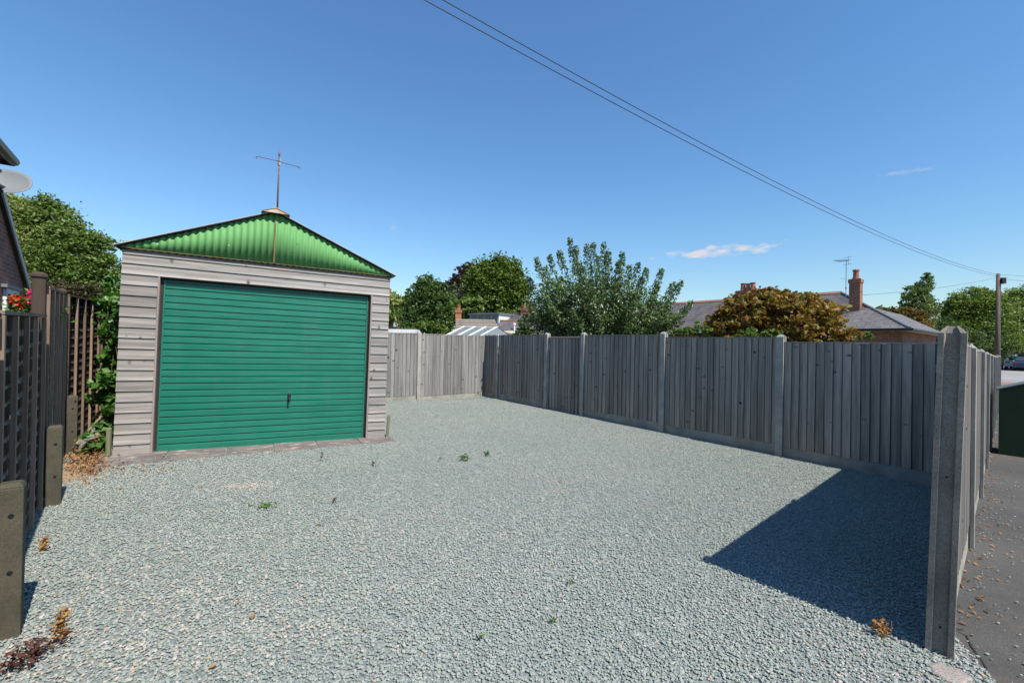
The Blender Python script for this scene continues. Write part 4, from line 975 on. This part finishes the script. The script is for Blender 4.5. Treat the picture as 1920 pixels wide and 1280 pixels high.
# satellite dish on the wall corner
dq = at(12, 339, 5.9)
ds = thing('satellite_dish', 'grey satellite dish fixed under the eaves at the left edge', 'satellite dish', dq, 0)
fdir = Vector((.45, -.72, .52)).normalized(); Tq = fdir.to_track_quat('Z', 'Y').to_matrix().to_4x4()
b = MB(); vs = [(0,0,-.055)]; fs = []; nr_, na = 6, 28
for i in range(1, nr_+1):
    r_ = i/nr_
    for j in range(na): a_ = 2*pi*j/na; vs.append((.245*r_*math.cos(a_), .22*r_*math.sin(a_), -.055+.055*r_*r_))
for j in range(na): fs.append((0, 1+j, 1+(j+1) % na))
for i in range(nr_-1):
    for j in range(na): fs.append((1+i*na+j, 1+(i+1)*na+j, 1+(i+1)*na+(j+1) % na, 1+i*na+(j+1) % na))
b.add([Tq @ Vector(v) for v in vs], fs); o = b.build('reflector', M['dish'], ds, smooth=True); so = o.modifiers.new('s', 'SOLIDIFY'); so.thickness = .006
b = MB(); b.tube([Tq @ Vector((0,-.21,-.01)), Tq @ Vector((0,-.22,.18)), Tq @ Vector((0,-.10,.27))], .012, 6); b.tube([Tq @ Vector((0,-.10,.27)), Tq @ Vector((0,-.06,.22))], .028, 8); b.build('feed_arm', M['black_metal'], ds)
wallc = Vector((Fp.x, Fp.y, g(Fp.x)))+hlf*(tx-.36)-hln*(ty+.44)
wl = Vector((wallc.x, wallc.y, dq.z-.05))-dq
b = MB(); b.tube([Tq @ Vector((0,0,-.06)), Tq @ Vector((0,-.02,-.14)), Vector((wl.x, wl.y, -.05))], .018, 6); b.build('bracket', M['lead'], ds)

# planter with geraniums behind the left fence
fq = at(54, 573, 4.55); gz = g(fq.x)
fl = thing('flower_planter', 'tall planter of bright red and pink flowers behind the left fence', 'planter', (fq.x, fq.y, gz))
hh = fq.z-gz
b = MB(); b.tube([(0,0,0), (0,0,.02)], [.16,.15], 14); b.tube([(0,0,.02), (0,0,hh-.33)], .035, 10); b.build('stand', M['black_metal'], fl)
b = MB(); b.tube([(0,0,hh-.33), (0,0,hh-.12)], [.10,.17], 16); b.build('pot', M['dark_post'], fl, smooth=True)
pts = rng.normal(0, 1, (500, 3))*np.array([.11,.11,.07])+np.array([0,0,hh-.06]); link('foliage', leaf_mesh('foliage', pts, .05, M['ivy']), fl)
for nm, mt, offs in (('red_flowers', 'petal_red', [(-.08,-.03,.0), (-.13,.0,.02), (-.04,-.02,-.03)]), ('pink_flowers', 'petal_pink', [(.05,.0,.06), (.09,-.02,.02), (.02,.04,.09), (.08,.05,.0)])):
    for ox, oy, oz in offs:
        pts = rng.normal(0, 1, (110, 3)); pts /= np.linalg.norm(pts, axis=1)[:, None]; pts = pts*.055+np.array([ox, oy, hh+.03+oz]); o = link('flower_head', leaf_mesh('flower_head', pts, .035, M[mt], 0, .9), fl)

# ------------------------------------------------------------------ trees and shrubs
px_tree('willow_tree', 'pale green feathery tree behind the house at the far left', 16, 30, [(40, 425, 50, 50, -.5), (55, 490, 52, 60, -.8), (10, 400, 40, 38, -.5), (75, 540, 46, 46, -1)], 30000, .14, 'willow', droop=.7, aspect=.35, tr=.22)
px_tree('ash_tree', 'large dark green tree left of the garage, behind the lap fence', 15, 140, [(100, 408, 34, 34, .5), (125, 440, 34, 26, 0), (85, 385, 16, 16, .3), (130, 480, 44, 40, 0), (172, 462, 34, 24, 0), (195, 500, 26, 26, 0), (165, 520, 40, 36, 0), (120, 540, 60, 50, .5), (195, 560, 30, 36, 0), (70, 470, 40, 40, 1)], 40000, .115, 'ash', tr=.24, clump=.24, per=34, shell=.4)
px_tree('brown_shrub', 'brownish shrub showing above the lap fence before the big trees', 10.5, 135, [(112, 545, 28, 16, 0), (150, 548, 34, 20, 0), (140, 580, 40, 40, 0)], 7000, .07, 'hedge', tr=.04, cat='shrub')
px_tree('apple_tree', 'dark dense fruit tree above the back fence, nearest the garage', 17, 805, [(805, 575, 36, 42, 0), (785, 595, 32, 40, 0), (832, 592, 18, 36, 0), (800, 540, 22, 22, 0), (770, 560, 12, 20, 0), (828, 548, 18, 22, 0), (808, 620, 40, 30, 0)], 20000, .11, 'apple', tr=.12, clump=.2, aspect=.6)
px_tree('lime_shrub', 'yellow green shrub just above the back fence beneath the dark fruit tree', 15.5, 795, [(785, 615, 14, 10, 0), (810, 613, 14, 12, 0), (825, 618, 10, 10, 0)], 1600, .14, 'shrub', tr=.03, cat='shrub', limbs=False)
px_tree('sycamore_tree', 'big rounded bright green tree behind the dormer bungalow', 48, 930, [(930, 530, 46, 42, 0), (905, 550, 34, 34, 0), (960, 550, 32, 34, 0), (930, 505, 28, 20, 0), (895, 520, 22, 18, 0), (958, 515, 22, 22, 0), (930, 580, 60, 30, 1)], 34000, .34, 'maple', tr=.35, clump=.2)
px_tree('copper_beech', 'dark purple leaved tree half hidden left of the big green tree', 55, 868, [(872, 530, 22, 26, 0), (855, 535, 14, 18, 0), (882, 508, 14, 14, 0), (865, 560, 26, 24, 0)], 7000, .42, 'copper', tr=.3)
px_tree('field_maple', 'olive green tree touching the right edge of the garage', 40, 735, [(735, 575, 30, 28, 0), (750, 590, 26, 26, 0), (720, 600, 40, 26, 0)], 8000, .36, 'willow', tr=.25)
px_tree('garden_tree', 'mid green tree behind the orange chimney', 42, 870, [(845, 585, 40, 26, 0), (880, 580, 30, 22, 0), (820, 600, 30, 22, 0)], 8000, .36, 'ash', tr=.25)
px_tree('box_shrub', 'rounded dark shrub above the fence left of the tall fruit tree', 14, 985, [(982, 612, 12, 14, 0), (998, 624, 14, 10, 0), (975, 625, 10, 9, 0)], 2500, .07, 'apple', tr=.03, cat='shrub', limbs=False)
# pear tree made of upright shoots
def pear():
    Yd = 11.5; x = at(1140, 640, Yd).x
    t = thing('pear_tree', 'tall upright fruit tree with many leafy shoots behind the shaded fence', 'tree', (x, Yd, g(x)-.05))
    b = MB(); b.tube([(0,0,0), (.03,0,.9), (0,.02,1.5)], [.10,.085,.07], 9); pts = []; wts = []
    tips = [(1005,482,0), (1030,478,.3), (1022,500,-.4), (1048,470,0), (1068,447,.2), (1080,462,-.3), (1100,458,.4), (1112,455,-.1), (1132,455,.1), (1140,470,-.4), (1122,480,.5), (1167,473,0), (1160,490,-.4), (1180,497,.3), (1197,492,0), (1212,503,-.3), (1203,520,.4), (1240,503,0), (1232,530,-.2), (1262,530,.1), (1277,527,-.1), (1295,565,0), (1285,580,.3), (992,520,.2), (988,560,-.2), (1000,585,.3), (1255,570,-.3), (1270,590,.2), (1090,500,-.6), (1150,520,.6), (1050,520,.6), (1190,550,-.6), (1020,550,-.5), (1220,575,.5), (1035,600,0), (1230,600,-.4), (1110,540,-.7), (1170,560,.7), (1070,580,-.6), (985,590,-.1)]
    for (px, py, dy) in tips:
        tip = at(px, py, Yd+dy*1.6); tip = tip-Vector((x, Yd, g(x)-.05))
        st = Vector((tip.x*.12, tip.y*.1, 1.35+random.uniform(0,.3)))
        mid = Vector((tip.x*.82+random.uniform(-.08,.08), tip.y*.8, st.z+(tip.z-st.z)*.5))
        cv = [st.lerp(mid, k_).lerp(mid.lerp(tip, k_), k_) for k_ in [i/6 for i in range(7)]]
        b.tube(cv, [.035,.028,.022,.016,.011,.007,.003], 5)
        n_ = int(210+110*(tip-st).length)
        for _ in range(n_):
            k_ = 1-random.random()**1.25*.92; q_ = st.lerp(mid, k_).lerp(mid.lerp(tip, k_), k_)
            r_ = .045+.20*(1-k_)**.7 if k_ > .35 else .32
            a_ = random.uniform(0, 6.28); rr = r_*math.sqrt(random.random())+.015
            pts.append((q_.x+rr*math.cos(a_), q_.y+rr*math.sin(a_), q_.z+random.uniform(-.05,.05)-.02))
    b.build('trunk', M['bark'], t, smooth=True)
    pts = np.array(pts); extra = blob_points([(e[0], e[1], e[2], e[3], e[4], e[5]) for e in ell_px(x, Yd, Yd, [(1060, 575, 70, 52, 0), (1130, 570, 80, 60, 0), (1190, 590, 70, 42, 0), (1040, 600, 55, 30, 0), (1240, 605, 40, 24, 0)])], 15000, .16, 20, .3)
    pts = np.concatenate([pts, extra]); pts = pts[pts[:, 2] > 1.2]
    link('crown', leaf_mesh('crown', pts, .08, M['pear'], .55, .5, jitter=.6), t); print('pear', len(pts))
pear()
px_tree('acer_shrub', 'rounded shrub with orange and bronze leaves above the shaded fence', 10, 1455, [(1455, 592, 95, 42, 0), (1400, 598, 60, 40, 0), (1515, 595, 52, 40, 0), (1450, 565, 62, 24, 0), (1370, 615, 40, 26, 0), (1545, 615, 30, 28, 0), (1455, 630, 110, 40, .2), (1410, 562, 28, 14, 0), (1500, 562, 34, 14, 0)], 24000, .098, 'acer', tr=.07, cat='shrub', clump=.15, droop=.3, aspect=.75)
px_tree('leafy_shrub', 'light green shrub tips over the fence between the two fruit and bronze trees', 9.6, 1300, [(1275, 622, 22, 8, 0), (1300, 615, 14, 14, 0), (1320, 622, 14, 12, 0)], 1500, .06, 'shrub', tr=.02, cat='shrub', limbs=False)
px_tree('leafy_shrub', 'yellow green shrub tips over the fence below the bronze shrub', 8.4, 1410, [(1395, 628, 24, 9, 0), (1420, 624, 16, 10, 0), (1450, 627, 20, 9, 0)], 1500, .06, 'shrub', tr=.02, cat='shrub', limbs=False)
px_tree('flowering_shrub', 'small green plant with mauve bloom showing over the fence before the bungalow', 12, 1620, [(1605, 630, 12, 8, 0), (1625, 630, 12, 8, 0)], 700, .07, 'shrub', tr=.02, cat='shrub', limbs=False)
px_tree('birch_tree', 'tall thin weeping birch right of the bungalow roof', 34, 1722, [(1724, 572, 20, 30, 0), (1735, 534, 11, 20, 0), (1704, 566, 12, 28, 0), (1742, 585, 13, 34, 0), (1726, 548, 12, 22, 0), (1742, 518, 7, 8, 0), (1694, 575, 7, 16, 0)], 9000, .19, 'birch', bark='birch_bark', tr=.14, droop=1.3, aspect=.4, clump=.22)
px_tree('orange_shrub', 'orange leaved tree low in front of the weeping birch', 30, 1698, [(1695, 592, 32, 14, 0), (1670, 590, 20, 12, 0), (1715, 600, 20, 16, 0), (1700, 612, 36, 20, 0)], 5000, .2, 'orange_tree', tr=.1)
px_tree('hedge_tree', 'dark green bushy tree left of the weeping birch', 40, 1665, [(1665, 590, 22, 16, 0), (1680, 605, 30, 18, 0)], 3000, .3, 'far_dark', tr=.12)
px_tree('roadside_tree', 'broad green tree behind the telegraph pole', 42, 1828, [(1828, 590, 46, 40, 0), (1800, 600, 30, 40, 0), (1855, 590, 36, 42, 0), (1830, 565, 36, 24, 0), (1862, 575, 24, 24, 0), (1830, 635, 60, 38, 0), (1790, 575, 16, 20, 0)], 38000, .22, 'far_green', tr=.3, clump=.18)
px_tree('roadside_tree', 'yellow green tree at the right edge beyond the telegraph pole', 46, 1915, [(1910, 590, 32, 40, 0), (1940, 585, 40, 50, 0), (1895, 615, 26, 40, 0), (1960, 620, 60, 50, 0), (1920, 560, 24, 20, 0)], 28000, .24, 'far_green', tr=.3, clump=.18)
px_tree('roadside_tree', 'dark green tree low beside the near concrete post, before the tallest roadside tree', 38, 1780, [(1775, 625, 28, 26, 0), (1795, 640, 36, 28, 0), (1760, 640, 20, 20, 0), (1850, 645, 40, 26, 2)], 15000, .21, 'far_dark', tr=.2)
px_tree('dark_hedge', 'tall dark hedge behind the parked cars', 62, 1900, [(1880, 640, 40, 26, 0), (1930, 640, 50, 30, 0), (1980, 640, 60, 34, 0)], 9000, .4, 'far_dark', tr=.2)
# distant belt of trees closing the view
pts = []
for i in range(90):
    a_ = math.radians(-75+150*i/89); R_ = random.uniform(110, 135); pts.append((R_*math.sin(a_), R_*math.cos(a_), random.uniform(.5, 1.6)-.2, 6, 6, random.uniform(2.5, 4)))
far = stuff(link('distant_trees', leaf_mesh('distant_trees', blob_points(pts, 26000, .25, 12), 1.1, M['far_dark'])))

# bramble in the gap by the garage
gq = G0+gyn*.7-gxn*.14
iv = thing('bramble', 'green bramble and dry stems growing in the gap between lap fence and garage', 'climber', (gq.x, gq.y, g(gq.x)), math.atan2(gyn.y, gyn.x))
pts = blob_points([(.1,0,.75,.35,.09,.32), (.25,.0,1.4,.4,.09,.4), (.7,.02,1.75,.55,.14,.42), (-.62,.06,.16,.14,.10,.11), (1.4,.1,1.9,.6,.25,.5), (-.2,.1,.85,.12,.1,.12)], 2500, .3, 12, .2)
iv_inv = (Matrix.Translation(iv.location) @ Matrix.Rotation(math.atan2(gyn.y, gyn.x), 4, 'Z')).inverted(); extra = []
for px, py, hw, hh, Yv in ((216,572,24,20,6.4), (214,618,18,26,6.2), (214,668,15,26,6.0), (212,715,14,22,5.8), (203,745,20,16,5.7), (212,775,10,22,5.6), (196,800,13,12,5.5), (186,842,20,8,5.35)):
    q_ = iv_inv @ at(px, py, Yv); k_ = Yv/F; extra.append((q_.x, q_.y, q_.z, .16, hw*k_, hh*k_))
pts = np.concatenate([pts, blob_points(extra, 2600, .35, 10, .15)])
link('leaves', leaf_mesh('leaves', pts, .085, M['ivy'], .3, .8), iv)
b = MB()
for i in range(16):
    x0_ = random.uniform(-.2, .5); b.tube([(x0_, random.uniform(-.1,.2), 0), (x0_+random.uniform(-.2,.2), random.uniform(-.1,.15), random.uniform(.3,.7)), (x0_+random.uniform(-.4,.4), random.uniform(-.12,.12), random.uniform(.6,1.3))], [.006,.005,.003], 4)
b.tube([(-.45,.25,.12), (-.1,.0,.55)], [.012,.008], 5); b.build('stems', M['dry_stem'], iv)
# dry litter round it
lit = []
for i in range(900):
    q = P(random.gauss(165, 26), random.gauss(868, 16)); lit.append((q.x, q.y, q.z+abs(random.gauss(0,.03))))
for i in range(500):
    q = G0-gxn*random.uniform(.0,.42)+gyn*random.uniform(-.3,1.2); lit.append((q.x, q.y, g(q.x)+abs(random.gauss(0,.07))))
for i in range(60):
    q = P(random.uniform(215, 330), 0*0+random.gauss(880, 6)); lit.append((q.x, q.y, q.z+.012))
for i in range(190):
    s_ = random.uniform(.1, 12); q = street0+sd*s_+sn*abs(random.gauss(.02,.10)); lit.append((q.x, q.y, g(q.x)+.006))
stuff(link('leaf_litter', leaf_mesh('leaf_litter', np.array(lit), .034, M['dry'], 0, .55, jitter=.35)))
dirt = MB(); dq_ = [P(112, 905), P(160, 915), P(205, 892), P(212, 860)]; dq_ += [G0+gyn*2-gxn*.0, G0+gyn*2-gxn*.6, P(150, 850), P(120, 880)]
dirt.add([(q.x, q.y, g(q.x)+.004) for q in dq_], [tuple(range(len(dq_)))])
structure(dirt.build('soil', simple('dry_soil', (.36,.27,.17), (.2,.14,.09), 9, .95)))

# ------------------------------------------------------------------ small things on the gravel
def weed(px, py, label, mat, n=40, r=.03, h=.03, leaf=.025, name='weed'):
    q = P(px, py); pts = rng.normal(0, 1, (n, 3))*np.array([r, r, .3*h])+np.array([0, 0, h*.5+.012]); pts[:, 2] = np.abs(pts[:, 2])+.008
    t = link(name, leaf_mesh(name, pts, leaf, M[mat], -.2, .55)); t.location = (q.x, q.y, q.z); tag(t, label, 'weed', 'weeds in the gravel'); return t
weed(871, 864, 'larger of two green weeds in the middle of the gravel, left one', 'weed_green', 46, .03, .06, .04)
weed(913, 856, 'small green weed in the gravel, right one of the pair in the middle', 'weed_green', 30, .022, .05, .035)
weed(501, 953, 'flat green weed in the gravel in front of the garage door handle', 'weed_green', 34, .035, .02, .03)
weed(470, 952, 'tiny green weed left of the flat weed in front of the garage', 'weed_green', 12, .012, .02, .022)
weed(901, 1200, 'small green weed at the bottom centre of the gravel', 'weed_green', 12, .009, .02, .016)
weed(1070, 1097, 'olive weed in the gravel left of the dark shadow tip', 'weed_green', 18, .013, .015, .016)
weed(1038, 1170, 'upright yellow green weed low in the gravel, right of centre', 'weed_green', 14, .008, .025, .018)
weed(603, 865, 'thin dark red weed upright near the paving slabs', 'weed_red', 20, .008, .1, .022)
weed(700, 875, 'small dark red weed right of the paving slabs', 'weed_red', 18, .018, .04, .025)
weed(627, 945, 'thin reddish weed in front of the garage, right of the flat weed', 'weed_red', 18, .012, .05, .022)
weed(825, 866, 'pale thin green weed left of the pair in the gravel', 'weed_green', 10, .01, .04, .02)
# dried dock plant at the lower left
q = P(55, 1245); dk = thing('dock_plant', 'dried dark red weed with an orange seed head at the lower left', 'weed', q)
pts = rng.normal(0, 1, (190, 3))*np.array([.028,.055,.025])+np.array([0,0,.05]); pts[:, 2] = np.abs(pts[:, 2])
link('leaves', leaf_mesh('leaves', pts, .026, M['weed_red'], 0, .5), dk)
pts = rng.normal(0, 1, (120, 3))*np.array([.012,.014,.04])+np.array([.02,.12,.10]); link('seed_head', leaf_mesh('seed_head', pts, .022, M['weed_orange'], 0, .7), dk)
b = MB(); b.tube([(0,0,0), (.01,.08,.06), (.02,.12,.15)], [.004,.003,.002], 5); b.tube([(-.1,-.02,.01), (-.02,.06,.02), (.06,.15,.035)], .0018, 4); b.build('stem', M['dry_stem'], dk)
q = P(80, 1035); dk2 = thing('seed_stalk', 'small orange dried seed stalk beside the left fence', 'weed', q)
pts = rng.normal(0, 1, (70, 3))*np.array([.014,.012,.03])+np.array([0,0,.06]); pts[:, 2] = np.abs(pts[:, 2]); link('seed_head', leaf_mesh('seed_head', pts, .02, M['weed_orange'], 0, .7), dk2)
b = MB(); b.tube([(0,0,0), (0,0,.1)], .002, 4); b.build('stem', M['dry_stem'], dk2)
q = P(1652, 1195); dk3 = thing('seed_stalk', 'orange dried weed at the edge of the shadow by the near post', 'weed', q)
pts = rng.normal(0, 1, (130, 3))*np.array([.016,.016,.022])+np.array([0,0,.05]); pts[:, 2] = np.abs(pts[:, 2]); link('seed_head', leaf_mesh('seed_head', pts, .018, M['weed_orange'], 0, .8), dk3)
b = MB(); b.tube([(0,0,0), (0,0,.08)], .002, 4); b.tube([(.05,0,0), (.055,0,.09)], .0015, 4); b.build('stem', M['dry_stem'], dk3)
# individual fallen leaves
def fallen(px, py, size, label):
    q = P(px, py); b = MB(); n = 7; vs = []
    for i in range(n):
        t_ = i/(n-1); w_ = math.sin(pi*min(1, t_*.93+.05))*.28; z = .05*math.sin(t_*5)+.10
        vs += [(t_-.5, -w_, z+.12), (t_-.5, 0, z), (t_-.5, w_, z+.14)]
    fs = []
    for i in range(n-1): fs += [(3*i, 3*i+3, 3*i+4, 3*i+1), (3*i+1, 3*i+4, 3*i+5, 3*i+2)]
    b.add([(v[0]*size, v[1]*size, v[2]*size) for v in vs], fs); o = b.build('fallen_leaf', M['dry'], smooth=True)
    o.location = (q.x, q.y, q.z+.012); o.rotation_euler = (random.uniform(-.2,.2), random.uniform(-.2,.2), random.uniform(0, 6)); tag(o, label, 'leaf', 'fallen leaves on the gravel')
for a in ((474, 1162, 0.0504, 'curled brown leaf on the gravel at the lower left, the largest one'), (598, 986, 0.0432, 'orange brown leaf on the gravel below the garage door'), (375, 915, 0.0360, 'orange leaf on the gravel just below the left slabs'), (445, 1135, 0.0324, 'rust red leaf chip above the largest curled leaf'), (1384, 918, 0.0432, 'orange leaf on the gravel left of the shadow near the side fence'), (1292, 947, 0.0324, 'small brown leaf on the gravel above the shadow tip'), (1050, 905, 0.0432, 'reddish leaf on the gravel right of centre'), (683, 1186, 0.0252, 'dark red leaf at the bottom of the gravel left of centre'), (398, 1256, 0.0360, 'rust leaf at the bottom edge of the gravel'), (268, 962, 0.0360, 'orange red leaf on the gravel ahead of the second concrete spur'), (207, 965, 0.0360, 'dark brown leaf left of the orange red leaf by the spurs'), (226, 918, 0.0360, 'brown leaf on the gravel by the left end of the slabs')): fallen(*a)
# concrete haunch at the near post and a crack in the tarmac
q = P(1775, 1262); b = MB()
poly = [(-.08,-.04), (-.03,-.09), (.02,-.07), (.07,-.075), (.085,-.01), (.05,.03), (.045,.055), (-.04,.06), (-.085,.015)]
b.prism(poly, -.04, .006, top_scale=1.0); b.prism(poly, .006, .017, top_scale=.86); o = b.build('concrete_lump', M['chunk'], bevel=.006); o.location = q; o.rotation_euler = (0, .02, .3); tag(o, 'flat pinkish lump of concrete at the foot of the near post', 'concrete lump')
b = MB(); cr_ = [P(1792, 1180), P(1812, 1190), P(1822, 1212), P(1840, 1235), P(1850, 1252), P(1845, 1270), P(1838, 1295), P(1832, 1330)]
for i in range(len(cr_)-1):
    d_ = (cr_[i+1]-cr_[i]); d_.z = 0; n_ = Vector((d_.y, -d_.x, 0)).normalized()
    w0, w1 = .002+.002*((i*7) % 3)/2, .002+.002*(((i+1)*7) % 3)/2
    b.add([cr_[i]-n_*w0+Vector((0,0,.001)), cr_[i]+n_*w0+Vector((0,0,.001)), cr_[i+1]+n_*w1+Vector((0,0,.001)), cr_[i+1]-n_*w1+Vector((0,0,.001))], [(0,1,2,3)])
structure(b.build('pavement_crack', M['crack']))

# ------------------------------------------------------------------ street furniture
cbq = P(1869, 850); off = (cbq-street0).dot(sn); cs_ = (cbq-street0).dot(sd); print('cabinet s n', cs_, off)
cw = .56; cbp = street0+sd*(cs_+.0)+sn*(max(off, .12)+cw/2)
cb = thing('street_cabinet', 'dark green street cabinet with a ridged grey lid on the pavement', 'cabinet', (cbp.x, cbp.y, g(cbp.x)), SRZ)
hcab = at(1897, 718, cbp.y).z-g(cbp.x)
b = MB(); b.box(0, .75, -cw/2, cw/2, 0, hcab-.13); b.add([(0,-cw/2,hcab-.13), (0,cw/2,hcab-.13), (0,0,hcab-.02), (.75,-cw/2,hcab-.13), (.75,cw/2,hcab-.13), (.75,0,hcab-.02)], [(0,2,1), (3,4,5), (0,3,5,2), (1,2,5,4)]); b.build('body', M['cabinet'], cb)
b = MB()
for sg in (-1, 1):
    b.add([(-.03,0,hcab-.015), (-.03,sg*(cw/2+.03),hcab-.135), (.78,sg*(cw/2+.03),hcab-.135), (.78,0,hcab-.015), (-.03,0,hcab+.005), (-.03,sg*(cw/2+.03),hcab-.115), (.78,sg*(cw/2+.03),hcab-.115), (.78,0,hcab+.005)], [(0,1,2,3), (7,6,5,4), (0,4,5,1), (1,5,6,2), (2,6,7,3)])
b.build('lid', M['cabinet_lid'], cb)
b = MB(); b.box(.1, .65, -cw/2-.012, -cw/2-.001, .1, hcab-.25); b.build('door', M['cabinet'], cb)
# telegraph pole and wires
plq = at(1870, 640, 27); pz = g(plq.x); ptop = at(1870, 513, 27).z
tp = thing('telegraph_pole', 'brown wooden telegraph pole at the right, carrying overhead wires', 'pole', (plq.x, plq.y, pz))
b = MB(); b.tube([(0,0,-.3), (0,0,ptop-pz)], [.115,.088], 12); b.build('shaft', M['pole_wood'], tp, smooth=True)
b = MB(); b.box(.075, .31, -.18, .1, ptop-pz-.62, ptop-pz-.26); b.build('junction_box', M['black_metal'], tp)
b = MB(); b.tube([(.085,-.085,0), (.085,-.07,ptop-pz-.6)], .022, 6); b.build('conduit', M['lead'], tp)
for zz in (.15, .45):
    b = MB(); b.tube([(-.18,0,ptop-pz-zz), (.18,0,ptop-pz-zz)], .015, 6); b.build('hook', M['lead'], tp)
def wire(a, c, sag, rad, label, n=40):
    a, c = Vector(a), Vector(c); b = MB(); b.tube([a.lerp(c, i/n)-Vector((0,0,sag*4*(i/n)*(1-i/n))) for i in range(n+1)], rad, 5)
    o = b.build('overhead_wire', M['cable'], smooth=True); tag(o, label, 'wire', 'overhead wires'); return o
PT = Vector((plq.x, plq.y, ptop))
wire(PT+Vector((-.12,0,-.15)), at(525, -150, 5.2), .66, .0072, 'lower of the two long wires crossing the sky to the pole')
wire(PT+Vector((.0,0,-.05)), at(566, -150, 5.2), .66, .0072, 'upper of the two long wires crossing the sky to the pole')
wire(PT+Vector((-.12,0,-.25)), Rr @ Vector((1.62, 2.0, at(1600, 552, 18.3).z-hz0)), .15, .007, 'thin short wire from the pole to the bungalow roof')
wire(PT+Vector((.1,0,-.05)), at(2300, 512, 30), .3, .007, 'upper of two thin wires leaving the pole to the right')
wire(PT+Vector((.1,0,-.30)), at(2300, 535, 30), .3, .007, 'lower of two thin wires leaving the pole to the right')
# lamp post far
lq_ = at(1890, 640, 52); lz = g(lq_.x); lt = at(1890, 626, 52).z
lp = thing('street_lamp', 'slim grey street lamp beyond the pole by the car park', 'street lamp', (lq_.x, lq_.y, lz))
b = MB(); b.tube([(0,0,0), (0,0,lt-lz)], [.07,.045], 8); b.tube([(0,0,lt-lz), (-.5,0,lt-lz+.03)], .03, 6); b.build('post', M['lead'], lp)
b = MB(); b.box(-.75, -.2, -.08, .08, lt-lz+.03, lt-lz+.11); b.build('lamp_head', M['grey_paint'], lp)

# parked cars
def car(label, px, Yd, rz, paint, h=1.45, length=4.2, van=False):
    q = at(px, 640, Yd); t = thing('parked_car', label, 'car', (q.x, q.y, g(q.x)), rz, 'cars in the car park')
    pm = N('car_paint').done(paint, .3, 0, .6); L = length/2; w = .86
    if van: side = [(-L,.35), (-L,1.0), (-L+.1,h), (L-1.1,h), (L-.55,1.05), (L,.9), (L,.35)]
    else: side = [(-L,.35), (-L,.85), (-L+.25,.98), (-L+.85,h), (L-1.7,h), (L-.95,.95), (L-.1,.78), (L,.6), (L,.35)]
    b = MB(); n = len(side)
    def wd(z): return w if z < .99 else w-.16*(z-.95)/(h-.95)
    vs = [(x, -wd(z), z) for x, z in side]+[(x, wd(z), z) for x, z in side]
    b.add(vs, [tuple(range(n))[::-1], tuple(range(n, 2*n))]+[(i, (i+1) % n, n+(i+1) % n, n+i) for i in range(n)]); b.build('body', pm, t, bevel=.05)
    zs = 1.0; ze = h-.08
    for sg in (-1, 1):
        b = MB(); x0, x1 = (-L+.5, L-1.0) if not van else (L-1.9, L-.7)
        b.add([(x0, sg*(w+.006), zs), (x1, sg*(w+.006), zs), (x1-.6, sg*(wd(ze)+.008), ze), (x0+.4, sg*(wd(ze)+.008), ze)], [(0,1,2,3)]); b.build('side_window', M['glass'], t)
        b = MB(); b.box(-L-.012, -L+.06, sg*.6-.16, sg*.6+.16, .72, .84); b.build('tail_lamp', M['tail'], t)
    b = MB(); b.add([(-L+.27,-.68,1.0), (-L+.27,.68,1.0), (-L+.78,.6,h-.06), (-L+.78,-.6,h-.06)] if not van else [(-L+.02,-.6,1.05), (-L+.02,.6,1.05), (-L+.07,.55,h-.15), (-L+.07,-.55,h-.15)], [(0,1,2,3)])
    o = b.build('rear_window', M['glass'], t); o.location = (-.03, 0, .03)
    for x in (-L+.75, L-.8):
        for sg in (-1, 1):
            b = MB(); b.tube([(x, sg*.7, .31), (x, sg*.885, .31)], .31, 18); wl_ = b.build('wheel', M['tyre'], t)
            b = MB(); b.tube([(x, sg*.886, .31), (x, sg*.895, .31)], .2, 14); b.build('rim', M['rim'], wl_)
    return t
car('dark blue grey van parked furthest left in the car park', 1880, 50, .5, (.03,.035,.05), 1.9, 4.8, True)
car('red car parked between the van and a white car', 1902, 52, .6, (.35,.02,.02))
car('white car parked second from the right edge', 1912, 48, .6, (.6,.62,.65))
car('dark blue car parked nearest at the right edge', 1927, 45, .65, (.03,.05,.12))
car('silver car with its roof above the others behind the red car', 1920, 56, .6, (.4,.42,.45), 1.6)
